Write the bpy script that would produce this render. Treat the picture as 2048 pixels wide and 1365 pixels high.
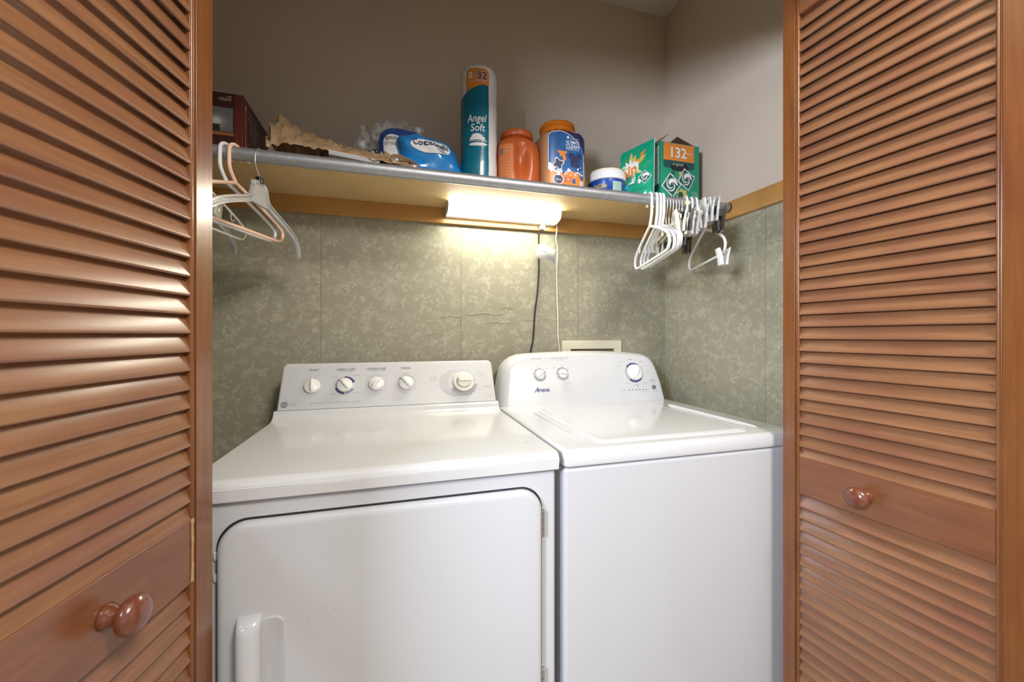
import bpy, math, random
from mathutils import Vector, Matrix, noise
random.seed(7)
C = bpy.context.scene.collection
PI = math.pi
sc = bpy.context.scene
for o in list(bpy.data.objects): bpy.data.objects.remove(o)

# ------------------------------------------------------------------ camera
H = 1.18; A = math.radians(16.3); FPX = 799.0; HOR = 671.0
cam = bpy.data.objects.new('camera', bpy.data.cameras.new('camera')); C.objects.link(cam)
cam.location = (0, 0, H); cam.rotation_euler = (PI/2, 0, -A)
cam.data.sensor_width = 36; cam.data.lens = FPX/2048*36
cam.data.shift_y = -(682.5-HOR)/2048; cam.data.clip_start = .02
sc.camera = cam
# ------------------------------------------------------------------ world, lights, exposure
w = bpy.data.worlds.new('world'); sc.world = w; w.use_nodes = True
w.node_tree.nodes['Background'].inputs[0].default_value = (.92, .96, 1, 1)
w.node_tree.nodes['Background'].inputs[1].default_value = .42
def area(name, loc, target, sx, sy, power, col, spread=180):
    l = bpy.data.lights.new(name, 'AREA'); l.shape = 'RECTANGLE'; l.size = sx; l.size_y = sy
    l.energy = power; l.color = col; l.spread = math.radians(spread)
    o = bpy.data.objects.new(name, l); C.objects.link(o); o.location = loc
    o.rotation_euler = (Vector(target)-Vector(loc)).to_track_quat('-Z', 'Y').to_euler()
    return o
area('side_window_light', (-1.2, -.5, 1.69), (.9, 1.3, 1.6), .42, .42, 38, (.76, .84, 1.0))
area('hall_ceiling_lamp', (.66, -.62, 2.42), (.40, .9, .6), .45, .45, 24, (1, .95, .89))
vs = sc.view_settings
vs.view_transform = 'Standard'; vs.look = 'None'; vs.gamma = 1; vs.use_curve_mapping = False
vs.exposure = 0.62

# ------------------------------------------------------------------ rays of the photograph -> places in the closet
ca, sa = math.cos(A), math.sin(A)
def ray(px, py):
    u = (px-1024)/FPX; v = (HOR-py)/FPX
    return Vector((u*ca+sa, ca-u*sa, v))
def at(px, py, Y):
    r = ray(px, py); return Vector((0, 0, H)) + r*(Y/r.y)
def onpl(px, py, O, N):
    r = ray(px, py); c = Vector((0, 0, H)); t = (O-c).dot(N)/r.dot(N); return c+r*t

# ------------------------------------------------------------------ materials
MATS = {}
def nt(name):
    m = bpy.data.materials.new(name); m.use_nodes = True
    b = m.node_tree.nodes['Principled BSDF']; MATS[name] = m
    return m, m.node_tree.nodes, m.node_tree.links, b
def plain(name, col, rough=.5, metal=0, coat=0, var=.06, scale=9, trans=0, bump=0, bscale=60, emit=None, es=0, ior=1.45, alpha=1):
    m, n, l, b = nt(name)
    tc = n.new('ShaderNodeTexCoord'); nz = n.new('ShaderNodeTexNoise'); nz.inputs['Scale'].default_value = scale
    nz.inputs['Detail'].default_value = 4
    l.new(tc.outputs['Object'], nz.inputs['Vector'])
    mx = n.new('ShaderNodeMix'); mx.data_type = 'RGBA'
    mx.inputs['A'].default_value = tuple(c*(1-var) for c in col)+(1,); mx.inputs['B'].default_value = tuple(min(1, c*(1+var)) for c in col)+(1,)
    l.new(nz.outputs['Fac'], mx.inputs['Factor']); l.new(mx.outputs['Result'], b.inputs['Base Color'])
    b.inputs['Roughness'].default_value = rough; b.inputs['Metallic'].default_value = metal
    b.inputs['Coat Weight'].default_value = coat; b.inputs['Coat Roughness'].default_value = .08
    b.inputs['Transmission Weight'].default_value = trans; b.inputs['IOR'].default_value = ior; b.inputs['Alpha'].default_value = alpha
    if bump:
        n2 = n.new('ShaderNodeTexNoise'); n2.inputs['Scale'].default_value = bscale; n2.inputs['Detail'].default_value = 5
        l.new(tc.outputs['Object'], n2.inputs['Vector'])
        bp = n.new('ShaderNodeBump'); bp.inputs['Strength'].default_value = bump; bp.inputs['Distance'].default_value = .004
        l.new(n2.outputs['Fac'], bp.inputs['Height']); l.new(bp.outputs['Normal'], b.inputs['Normal'])
    if emit:
        b.inputs['Emission Color'].default_value = emit+(1,); b.inputs['Emission Strength'].default_value = es
    return m
def wood(name, c1, c2, grain='x', rough=.3, coat=.5, blot=.5, c3=None):
    m, n, l, b = nt(name)
    tc = n.new('ShaderNodeTexCoord'); mp = n.new('ShaderNodeMapping')
    l.new(tc.outputs['Object'], mp.inputs['Vector'])
    mp.inputs['Scale'].default_value = (3, 60, 60) if grain == 'x' else ((60, 60, 3) if grain == 'z' else (60, 3, 60))
    g = n.new('ShaderNodeTexNoise'); g.inputs['Scale'].default_value = 1.6; g.inputs['Detail'].default_value = 7; g.inputs['Roughness'].default_value = .65
    l.new(mp.outputs['Vector'], g.inputs['Vector'])
    bl = n.new('ShaderNodeTexNoise'); bl.inputs['Scale'].default_value = 6; bl.inputs['Detail'].default_value = 3
    mp2 = n.new('ShaderNodeMapping'); mp2.inputs['Scale'].default_value = (1, 1, 2.2) if grain == 'x' else (2, 2, 1)
    l.new(tc.outputs['Object'], mp2.inputs['Vector']); l.new(mp2.outputs['Vector'], bl.inputs['Vector'])
    r = n.new('ShaderNodeMapRange'); r.inputs['From Min'].default_value = .3; r.inputs['From Max'].default_value = .7
    l.new(g.outputs['Fac'], r.inputs['Value'])
    mx = n.new('ShaderNodeMix'); mx.data_type = 'RGBA'; mx.inputs['A'].default_value = c1+(1,); mx.inputs['B'].default_value = c2+(1,)
    l.new(r.outputs['Result'], mx.inputs['Factor'])
    r2 = n.new('ShaderNodeMapRange'); r2.inputs['From Min'].default_value = .4; r2.inputs['From Max'].default_value = .72; r2.inputs['To Max'].default_value = blot
    l.new(bl.outputs['Fac'], r2.inputs['Value'])
    mx2 = n.new('ShaderNodeMix'); mx2.data_type = 'RGBA'; mx2.inputs['B'].default_value = (c3 or tuple(c*.7 for c in c1))+(1,)
    l.new(r2.outputs['Result'], mx2.inputs['Factor']); l.new(mx.outputs['Result'], mx2.inputs['A'])
    l.new(mx2.outputs['Result'], b.inputs['Base Color'])
    b.inputs['Roughness'].default_value = rough; b.inputs['Coat Weight'].default_value = coat; b.inputs['Coat Roughness'].default_value = .22
    bp = n.new('ShaderNodeBump'); bp.inputs['Strength'].default_value = .12; bp.inputs['Distance'].default_value = .001
    l.new(g.outputs['Fac'], bp.inputs['Height']); l.new(bp.outputs['Normal'], b.inputs['Normal'])
    return m
def wallpaper(name, axis, seam0, period):
    m, n, l, b = nt(name)
    tc = n.new('ShaderNodeTexCoord'); sp = n.new('ShaderNodeSeparateXYZ'); l.new(tc.outputs['Object'], sp.inputs[0])
    cb = n.new('ShaderNodeCombineXYZ'); l.new(sp.outputs[axis], cb.inputs[0]); l.new(sp.outputs[2], cb.inputs[1])
    def math_(op, a, b_=None, c=None):
        k = n.new('ShaderNodeMath'); k.operation = op
        for i, v in enumerate((a, b_, c)):
            if v is None: continue
            if isinstance(v, (int, float)): k.inputs[i].default_value = v
            else: l.new(v, k.inputs[i])
        return k.outputs[0]
    # leaf shapes: warped voronoi cells, kept inside clusters
    wn = n.new('ShaderNodeTexNoise'); wn.inputs['Scale'].default_value = 26; wn.inputs['Detail'].default_value = 2
    l.new(cb.outputs[0], wn.inputs['Vector'])
    vm = n.new('ShaderNodeVectorMath'); vm.operation = 'MULTIPLY_ADD'; vm.inputs[1].default_value = (.034, .034, 0)
    l.new(wn.outputs['Color'], vm.inputs[0]); l.new(cb.outputs[0], vm.inputs[2])
    v1 = n.new('ShaderNodeTexVoronoi'); v1.feature = 'DISTANCE_TO_EDGE'; v1.inputs['Scale'].default_value = 78; v1.inputs['Randomness'].default_value = 1
    l.new(vm.outputs[0], v1.inputs['Vector'])
    leaf = math_('SMOOTH_MIN', math_('MULTIPLY', v1.outputs['Distance'], 9.0), 1.0, .2)
    v2 = n.new('ShaderNodeTexVoronoi'); v2.feature = 'F1'; v2.inputs['Scale'].default_value = 78
    l.new(vm.outputs[0], v2.inputs['Vector'])
    rs = n.new('ShaderNodeSeparateXYZ'); l.new(v2.outputs['Color'], rs.inputs[0])
    pick = math_('GREATER_THAN', rs.outputs[0], .42)
    cl = n.new('ShaderNodeTexNoise'); cl.inputs['Scale'].default_value = 24; cl.inputs['Detail'].default_value = 2
    l.new(cb.outputs[0], cl.inputs['Vector'])
    mr = n.new('ShaderNodeMapRange'); mr.inputs['From Min'].default_value = .38; mr.inputs['From Max'].default_value = .62
    l.new(cl.outputs['Fac'], mr.inputs['Value'])
    fac = math_('MULTIPLY', math_('MULTIPLY', leaf, pick), mr.outputs['Result'])
    fine = n.new('ShaderNodeTexNoise'); fine.inputs['Scale'].default_value = 130; fine.inputs['Detail'].default_value = 3
    l.new(cb.outputs[0], fine.inputs['Vector'])
    mxb = n.new('ShaderNodeMix'); mxb.data_type = 'RGBA'
    mxb.inputs['A'].default_value = (.285, .265, .19, 1); mxb.inputs['B'].default_value = (.355, .335, .24, 1)
    l.new(fine.outputs['Fac'], mxb.inputs['Factor'])
    mx = n.new('ShaderNodeMix'); mx.data_type = 'RGBA'; mx.inputs['B'].default_value = (.445, .425, .315, 1)
    l.new(mxb.outputs['Result'], mx.inputs['A']); l.new(math_('MULTIPLY', fac, .8), mx.inputs['Factor'])
    # seams between the strips
    s = math_('ABSOLUTE', math_('SUBTRACT', math_('PINGPONG', math_('SUBTRACT', sp.outputs[axis], seam0), period/2), 0))
    line = math_('LESS_THAN', s, .0011)
    mx3 = n.new('ShaderNodeMix'); mx3.data_type = 'RGBA'; mx3.inputs['B'].default_value = (.16, .15, .09, 1)
    l.new(mx.outputs['Result'], mx3.inputs['A']); l.new(math_('MULTIPLY', line, .75), mx3.inputs['Factor'])
    l.new(mx3.outputs['Result'], b.inputs['Base Color']); b.inputs['Roughness'].default_value = .42
    bp = n.new('ShaderNodeBump'); bp.inputs['Strength'].default_value = .25; bp.inputs['Distance'].default_value = .002
    hh = math_('ADD', math_('MULTIPLY', fine.outputs['Fac'], .4), math_('MULTIPLY', line, 1.0))
    l.new(hh, bp.inputs['Height']); l.new(bp.outputs['Normal'], b.inputs['Normal'])
    return m

W1, W2, W3 = (.25, .098, .038), (.185, .066, .025), (.16, .048, .028)
wood('louvre_wood', (.33, .158, .074), (.21, .090, .039), 'x', .32, .35, .6, (.20, .07, .044))
wood('rail_wood', W1, W2, 'x', .3, .5, .6, W3)
wood('stile_wood', (.25, .092, .024), (.17, .058, .016), 'z', .25, .6, .6, (.15, .042, .019))
wood('knob_wood', (.16, .042, .022), (.11, .026, .014), 'z', .18, .9, .5, (.30, .10, .05))
wood('cleat_wood', (.56, .295, .078), (.47, .235, .056), 'x', .4, .3, .4, (.36, .16, .04))
wood('cleat_wood_side', (.56, .295, .078), (.47, .235, .056), 'y', .4, .3, .4, (.36, .16, .04))
wood('shelf_ply', (.70, .50, .25), (.63, .43, .19), 'x', .6, 0, .35, (.53, .33, .14))
wallpaper('wallpaper_back', 0, .2477, .502)
wallpaper('wallpaper_side', 1, 1.043, .66)
plain('wall_paint', (.69, .58, .465), .75, bump=.1, bscale=140, scale=3, var=.05)
plain('ceiling_paint', (.72, .70, .62), .9, bump=.5, bscale=90)
plain('hall_paint', (.42, .40, .28), .8)
plain('floor_vinyl', (.35, .28, .2), .5, scale=5, var=.2)
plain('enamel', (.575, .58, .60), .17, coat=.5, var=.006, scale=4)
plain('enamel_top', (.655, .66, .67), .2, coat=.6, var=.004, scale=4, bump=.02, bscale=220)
plain('console_white', (.61, .615, .63), .3, coat=.15, var=.004)
plain('knob_white', (.80, .79, .77), .32, var=.01)
plain('knob_cream', (.76, .74, .66), .32, var=.01)
plain('gap_dark', (.02, .02, .025), .8)
plain('print_grey', (.36, .36, .38), .5); plain('print_pale', (.53, .53, .55), .5); plain('print_dark', (.15, .15, .17), .5)
plain('print_navy', (.05, .055, .18), .4); plain('print_slate', (.26, .27, .34), .5); plain('print_black', (.015, .015, .018), .4)
plain('galvanised', (.42, .43, .45), .48, metal=.8, var=.22, scale=60, bump=.08)
plain('steel', (.6, .61, .63), .28, metal=1)
plain('rubber_black', (.02, .02, .02), .45)
plain('plastic_white', (.80, .80, .80), .35, var=.02)
plain('plastic_ivory', (.74, .69, .53), .4, var=.02)
plain('plastic_cream', (.73, .70, .60), .35, var=.02)
plain('plastic_pink', (.86, .56, .41), .35, var=.02)
plain('plastic_black', (.012, .012, .014), .25, coat=.3)
plain('clear_plastic', (.82, .82, .80), .14, var=.02, trans=.6, scale=60, bump=.2, bscale=110)
plain('clear_plastic_aged', (.78, .75, .63), .18, var=.02, trans=.22, scale=60, bump=.2, bscale=110)
plain('lamp_diffuser', (.9, .9, .85), .4, emit=(1, .975, .83), es=26)
plain('lamp_housing', (.85, .85, .8), .35)
plain('box_maroon', (.034, .005, .003), .45, var=.2, scale=12); plain('box_red', (.085, .009, .006), .45)
plain('box_photo_grey', (.10, .10, .095), .45); plain('box_gold', (.42, .30, .13), .45); plain('box_text', (.40, .32, .27), .5)
plain('card_mid', (.17, .155, .145), .5); plain('card_dim', (.13, .122, .115), .5); plain('card_glow', (.24, .22, .205), .5); plain('box_recess', (.20, .17, .10), .6); plain('box_amber', (.22, .075, .01), .5)
plain('bag_brown', (.36, .235, .13), .33, var=.3, scale=14, coat=.2, bump=.5, bscale=50)
plain('paper_white', (.70, .69, .66), .6, bump=.1); plain('paper_grey', (.36, .36, .37), .5)
plain('pack_blue', (.012, .19, .52), .2, coat=.6, var=.2, scale=18, bump=.35, bscale=28)
plain('pack_royal', (.015, .06, .26), .25, coat=.5, var=.15, bump=.2, bscale=30)
plain('pack_teal', (.004, .15, .235), .25, coat=.4, var=.12, scale=12, bump=.3, bscale=26)
plain('pack_white', (.74, .74, .74), .4, bump=.3, bscale=22, var=.03)
plain('pack_orange', (.72, .24, .035), .35); plain('pack_navy', (.02, .025, .09), .35); plain('pack_yellow', (.62, .47, .06), .4)
plain('jug_orange', (.50, .105, .024), .32, var=.06); plain('jug_label', (.58, .17, .05), .4); plain('jug_print', (.70, .42, .24), .5)
plain('tub_amber', (.42, .21, .09), .4, var=.1); plain('lid_orange', (.62, .17, .012), .3)
plain('label_blue', (.018, .11, .32), .3, var=.5, scale=22); plain('label_white', (.78, .78, .80), .4); plain('label_red', (.60, .08, .04), .4)
plain('tub_blue', (.008, .06, .33), .3); plain('lid_yellow', (.72, .66, .34), .4)
plain('green_box', (.012, .27, .155), .4, var=.08); plain('green_dark', (.012, .075, .085), .4); plain('green_pale', (.42, .62, .50), .4)
plain('green_pouch', (.006, .31, .175), .2, coat=.6, var=.12, scale=15, bump=.3, bscale=22)
plain('green_leaf', (.06, .32, .06), .3); plain('card_brown', (.20, .125, .075), .8); plain('swirl_dark', (.02, .085, .075), .35)
plain('gold_flower', (.55, .45, .12), .4); plain('sky_label', (.05, .35, .75), .4); plain('lime', (.45, .55, .25), .4)
# thin clear film
m, n, l, b = nt('film_clear')
tr = n.new('ShaderNodeBsdfTransparent'); ms = n.new('ShaderNodeMixShader')
tc = n.new('ShaderNodeTexCoord'); nz = n.new('ShaderNodeTexNoise'); nz.inputs['Scale'].default_value = 34; nz.inputs['Detail'].default_value = 6
l.new(tc.outputs['Object'], nz.inputs['Vector'])
mr = n.new('ShaderNodeMapRange'); mr.inputs['From Min'].default_value = .38; mr.inputs['From Max'].default_value = .66; mr.inputs['To Min'].default_value = .03; mr.inputs['To Max'].default_value = .55
l.new(nz.outputs['Fac'], mr.inputs['Value']); l.new(mr.outputs['Result'], ms.inputs['Fac'])
b.inputs['Base Color'].default_value = (.75, .75, .76, 1); b.inputs['Roughness'].default_value = .2
l.new(tr.outputs[0], ms.inputs[1]); l.new(b.outputs[0], ms.inputs[2])
l.new(ms.outputs[0], n['Material Output'].inputs['Surface'])

# ------------------------------------------------------------------ mesh building
WM = {}
def wm(o): return WM.get(o.name, Matrix.Identity(4)) if o else Matrix.Identity(4)
def tag(o, label=None, cat=None, group=None, kind=None):
    if label: o['label'] = label
    if cat: o['category'] = cat
    if group: o['group'] = group
    if kind: o['kind'] = kind
    return o
def empty(name, loc, rz=0, label=None, cat=None, group=None, kind=None):
    o = bpy.data.objects.new(name, None); C.objects.link(o); o.empty_display_size = .05
    o.location = loc; o.rotation_euler = (0, 0, rz)
    WM[o.name] = Matrix.Translation(Vector(loc)) @ Matrix.Rotation(rz, 4, 'Z')
    return tag(o, label, cat, group, kind)
_tcache = {}
def text_geo(s, size=1.0, shear=0, bold=0):
    k = (s, shear, bold)
    if k not in _tcache:
        cu = bpy.data.curves.new('t', 'FONT'); cu.body = s; cu.size = 1; cu.shear = shear; cu.offset = bold
        cu.align_x = 'CENTER'; cu.align_y = 'CENTER'; cu.resolution_u = 3
        o = bpy.data.objects.new('t', cu); C.objects.link(o)
        dg = bpy.context.evaluated_depsgraph_get(); dg.update()
        me = bpy.data.meshes.new_from_object(o.evaluated_get(dg))
        vs_ = [(v.co.x, v.co.y) for v in me.vertices]; fs = [tuple(p.vertices) for p in me.polygons]
        bpy.data.objects.remove(o); bpy.data.curves.remove(cu); bpy.data.meshes.remove(me)
        if vs_:
            xs = [v[0] for v in vs_]; ys = [v[1] for v in vs_]; cx = (min(xs)+max(xs))/2; cy = (min(ys)+max(ys))/2
            vs_ = [(a-cx, b_-cy) for a, b_ in vs_]
        _tcache[k] = (vs_, fs)
    v, f = _tcache[k]
    return [(a*size, b_*size) for a, b_ in v], f

class MB:
    def __init__(s): s.v = []; s.f = []; s.mi = []; s.mats = []; s.cur = 0
    def mat(s, name):
        if name not in s.mats: s.mats.append(name)
        s.cur = s.mats.index(name); return s
    def add(s, vs_, fs):
        k = len(s.v); s.v += [Vector(p) for p in vs_]
        for f in fs: s.f.append(tuple(i+k for i in f)); s.mi.append(s.cur)
        return s
    def box(s, x0, x1, y0, y1, z0, z1, M=None):
        p = [Vector((x, y, z)) for z in (z0, z1) for y in (y0, y1) for x in (x0, x1)]
        if M: p = [M @ q for q in p]
        return s.add(p, [(0, 2, 3, 1), (4, 5, 7, 6), (0, 1, 5, 4), (2, 6, 7, 3), (0, 4, 6, 2), (1, 3, 7, 5)])
    def loft(s, rings, closed=True, caps=True):
        n_ = len(rings[0]); v = [p for r in rings for p in r]; f = []
        for i in range(len(rings)-1):
            for j in range(n_ if closed else n_-1):
                a = i*n_+j; b_ = i*n_+(j+1) % n_; f.append((a, b_, b_+n_, a+n_))
        if caps and closed:
            f.append(tuple(range(n_))[::-1]); f.append(tuple(range((len(rings)-1)*n_, len(rings)*n_)))
        return s.add(v, f)
    def prism_x(s, prof, x0, x1, steps=1):
        return s.loft([[(x0+(x1-x0)*i/steps, y, z) for y, z in prof] for i in range(steps+1)])
    def prism_y(s, prof, y0, y1): return s.loft([[(x, y0, z) for x, z in prof], [(x, y1, z) for x, z in prof]])
    def prism_z(s, prof, z0, z1): return s.loft([[(x, y, z0) for x, y in prof], [(x, y, z1) for x, y in prof]])
    def tube(s, path, r, seg=8, closed=False, sect=None, up=None):
        P = [Vector(p) for p in path]; n_ = len(P); rings = []
        T = []
        for i in range(n_):
            a = P[(i-1) % n_] if (closed or i > 0) else P[i]; b_ = P[(i+1) % n_] if (closed or i < n_-1) else P[i]
            T.append((b_-a).normalized())
        ref = Vector(up) if up else (Vector((0, 0, 1)) if abs(T[0].z) < .9 else Vector((1, 0, 0)))
        N = (ref-T[0]*ref.dot(T[0])).normalized()
        for i in range(n_):
            t = T[i]
            if up: N = (ref-t*ref.dot(t)).normalized()
            else: N = (N-t*N.dot(t)).normalized()
            B = t.cross(N); rr = r[i] if isinstance(r, (list, tuple)) else r
            if sect: rings.append([P[i]+N*a*rr+B*b_*rr for a, b_ in sect])
            else: rings.append([P[i]+N*math.cos(2*PI*k/seg)*rr+B*math.sin(2*PI*k/seg)*rr for k in range(seg)])
        if closed: rings.append(rings[0]); return s.loft(rings, True, False)
        return s.loft(rings)
    def lathe(s, prof, M=None, seg=32, caps=True):
        M = M or Matrix.Identity(4)
        return s.loft([[M @ Vector((r*math.cos(2*PI*k/seg), r*math.sin(2*PI*k/seg), z)) for k in range(seg)] for r, z in prof], True, caps)
    # flat shapes laid on a surface function F(u, v, off)
    def drect(s, F, u0, u1, v0, v1, off=.0004, n_=1):
        vs_ = []; 
        for j in range(n_+1):
            for i in range(n_+1): vs_.append(F(u0+(u1-u0)*i/n_, v0+(v1-v0)*j/n_, off))
        return s.add(vs_, [(j*(n_+1)+i, j*(n_+1)+i+1, (j+1)*(n_+1)+i+1, (j+1)*(n_+1)+i) for j in range(n_) for i in range(n_)])
    def dpoly(s, F, pts, off=.0004): return s.add([F(u, v, off) for u, v in pts], [tuple(range(len(pts)))])
    def dring(s, F, cu, cv, r0, r1, a0=0, a1=360, off=.0005, seg=28, ry=1):
        v = []; f = []
        for i in range(seg+1):
            a = math.radians(a0+(a1-a0)*i/seg)
            for r in (r0, r1): v.append(F(cu+r*math.cos(a), cv+r*ry*math.sin(a), off))
        for i in range(seg): f.append((2*i, 2*i+1, 2*i+3, 2*i+2))
        return s.add(v, f)
    def ddisc(s, F, cu, cv, r, off=.0004, seg=28, ry=1, rings=3):
        for k in range(rings): s.dring(F, cu, cv, max(.00001, r*k/rings), r*(k+1)/rings, off=off, seg=seg, ry=ry)
        return s
    def text(s, F, t, cu, cv, size, off=.0006, shear=0, bold=0, wid=None, rot=0, sy=1):
        v, f = text_geo(t, size, shear, bold)
        if not v: return s
        if wid:
            cw = max(a for a, _ in v)-min(a for a, _ in v); v = [(a*wid/cw, b_) for a, b_ in v]
        c_, s_ = math.cos(rot), math.sin(rot)
        return s.add([F(cu+a*c_-b_*sy*s_, cv+a*s_+b_*sy*c_, off) for a, b_ in v], f)
    def build(s, name, parent=None, local=False, bevel=0, bseg=3, smooth=True, angle=40, recalc=True, ang_b=32, sub=0, solid=0):
        me = bpy.data.meshes.new(name)
        vs_ = s.v
        if parent is not None and not local:
            Mi = wm(parent).inverted(); vs_ = [Mi @ p for p in s.v]
        me.from_pydata([tuple(p) for p in vs_], [], s.f)
        for m_ in s.mats: me.materials.append(MATS[m_])
        for p, k in zip(me.polygons, s.mi): p.material_index = k
        if recalc:
            import bmesh
            bm = bmesh.new(); bm.from_mesh(me); bmesh.ops.recalc_face_normals(bm, faces=bm.faces); bm.to_mesh(me); bm.free()
        o = bpy.data.objects.new(name, me); C.objects.link(o)
        if parent is not None: o.parent = parent; WM[o.name] = wm(parent)
        if solid:
            sm = o.modifiers.new('thickness', 'SOLIDIFY'); sm.thickness = solid; sm.offset = 0
        if bevel:
            bv = o.modifiers.new('bevel', 'BEVEL'); bv.width = bevel; bv.segments = bseg; bv.limit_method = 'ANGLE'; bv.angle_limit = math.radians(ang_b)
        if sub:
            sb = o.modifiers.new('sub', 'SUBSURF'); sb.levels = sub; sb.render_levels = sub
        if smooth:
            for p in me.polygons: p.use_smooth = True
            if not sub: me.set_sharp_from_angle(angle=math.radians(angle))
            if bevel:
                bv.harden_normals = True
        return o
class Sections:
    """lettering kept as one mesh per control"""
    def __init__(s, xs, base): s.xs = xs; s.mb = [MB() for _ in range(len(xs)+1)]; s.base = base; s.m = None
    def mat(s, n): s.m = n; return s
    def pick(s, u):
        k = sum(1 for x in s.xs if u > x); s.mb[k].mat(s.m); return s.mb[k]
    def __getattr__(s, a):
        def f(F, *ar, **kw):
            u = ar[1] if a == 'text' else ar[0]
            getattr(s.pick(u), a)(F, *ar, **kw); return s
        return f
    def build(s, name, parent):
        for b_ in s.mb:
            if b_.v: b_.build(name, parent, smooth=False, recalc=False)
def rrect(u0, u1, v0, v1, r, n_=6, corners=(1, 1, 1, 1)):
    pts = []
    for k, (cx, cy, a) in enumerate(((u1-r, v1-r, 0), (u0+r, v1-r, 90), (u0+r, v0+r, 180), (u1-r, v0+r, 270))):
        if corners[k]:
            for i in range(n_+1):
                t = math.radians(a+90*i/n_); pts.append((cx+r*math.cos(t), cy+r*math.sin(t)))
        else: pts.append((u1 if k in (0, 3) else u0, v1 if k in (0, 1) else v0))
    return pts
def frame(O, U, V):
    O = Vector(O); U = Vector(U).normalized(); V = Vector(V).normalized(); N = U.cross(V)
    return lambda u, v, off=0: O+U*u+V*v+N*off
def fmat(O, U, V):
    O = Vector(O); U = Vector(U).normalized(); V = Vector(V).normalized(); N = U.cross(V)
    return Matrix(((U.x, V.x, N.x, O.x), (U.y, V.y, N.y, O.y), (U.z, V.z, N.z, O.z), (0, 0, 0, 1)))

# ================================================================== THE SETTING
YB, XR, XL, ZC = 1.56, 1.187, -1.02, H+1.456
ZP = H+.46     # the wallpaper stops behind the cleat
st = dict(kind='structure')
b = MB(); b.mat('wallpaper_back').box(XL-.1, XR+.1, YB, YB+.1, 0, ZP).mat('wall_paint').box(XL-.1, XR+.1, YB, YB+.1, ZP, ZC+.1)
b.mat('wallpaper_back')
def crease(pts, r):   # loose folds in the old wallpaper
    b.tube([(x, YB+.0002, z) for x, z in pts], [r*.2]+[r]*(len(pts)-2)+[r*.2], 6)
for px0, px1, y0, amp in ((1040, 1156, 640, 1.5), (880, 925, 633, 1.5), (930, 1010, 628, 2), (960, 1030, 645, 1.2), (850, 905, 668, 2.5), (1045, 1070, 662, 1), (1000, 1030, 615, 1)):
    pts = []
    for i in range(9):
        p = at(px0+(px1-px0)*i/8, y0+amp*math.sin(i*1.3), YB); pts.append((p.x, p.z))
    crease(pts, .0016)
for px, y0, y1 in ((1156, 600, 678), (922, 625, 660), (643, 540, 640)):
    crease([(at(px, y0+(y1-y0)*i/5, YB).x, at(px, y0+(y1-y0)*i/5, YB).z) for i in range(6)], .0013)
b.build('wall_back', smooth=False)['kind'] = 'structure'
b = MB(); b.mat('wallpaper_side').box(XR, XR+.1, .62, YB, 0, ZP).mat('wall_paint').box(XR, XR+.1, .62, YB, ZP, ZC+.1)
b.build('wall_right', smooth=False)['kind'] = 'structure'
b = MB(); b.mat('wallpaper_side').box(XL-.1, XL, .76, YB, 0, ZP).mat('wall_paint').box(XL-.1, XL, .76, YB, ZP, ZC+.1)
b.build('wall_left', smooth=False)['kind'] = 'structure'
# closet front: two short returns and the header over the opening
FY0, FY1 = .61, .70
b = MB(); b.mat('hall_paint').box(-2.0, -.385, FY0, FY1, 0, ZC).box(-.385, 1.10, FY0, FY1, 2.058, ZC).box(1.10, 2.2, FY0, FY1, 0, ZC)
b.build('wall_front', smooth=False)['kind'] = 'structure'
b = MB(); b.mat('ceiling_paint').box(-2.0, 2.2, -2.6, YB+.1, ZC, ZC+.1); b.build('ceiling', smooth=False)['kind'] = 'structure'
b = MB(); b.mat('floor_vinyl').box(-2.0, 2.2, -2.6, YB+.1, -.1, 0); b.build('floor', smooth=False)['kind'] = 'structure'
b = MB(); b.mat('hall_paint').box(-2.1, -2.0, -2.6, FY1, 0, ZC); b.build('wall_hall_left', smooth=False)['kind'] = 'structure'
b = MB(); b.mat('wall_paint').box(2.2, 2.3, -2.6, FY1, 0, ZC); b.build('wall_hall_right', smooth=False)['kind'] = 'structure'
# jambs and casing of the opening
b = MB(); b.mat('stile_wood').box(-.385, -.367, FY0-.012, FY1+.01, 0, 2.058); b.build('trim_3', bevel=.002)['kind'] = 'structure'
b = MB(); b.mat('stile_wood').box(1.082, 1.10, FY0-.012, FY1+.01, 0, 2.058); b.build('trim_4', bevel=.002)['kind'] = 'structure'
b = MB(); b.mat('cleat_wood').box(-.367, 1.082, FY0-.012, FY1+.01, 2.043, 2.058); b.build('trim_5', bevel=.002)['kind'] = 'structure'
# cleats that carry the shelf
ZS = H+.488
b = MB(); b.mat('cleat_wood').box(XL, XR, YB-.019, YB, ZS-.058, ZS); b.build('trim_1', bevel=.002)['kind'] = 'structure'
b = MB(); b.mat('cleat_wood_side').box(XR-.019, XR, .775, YB-.019, ZS-.062, ZS); b.build('trim_2', bevel=.002)['kind'] = 'structure'

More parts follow.
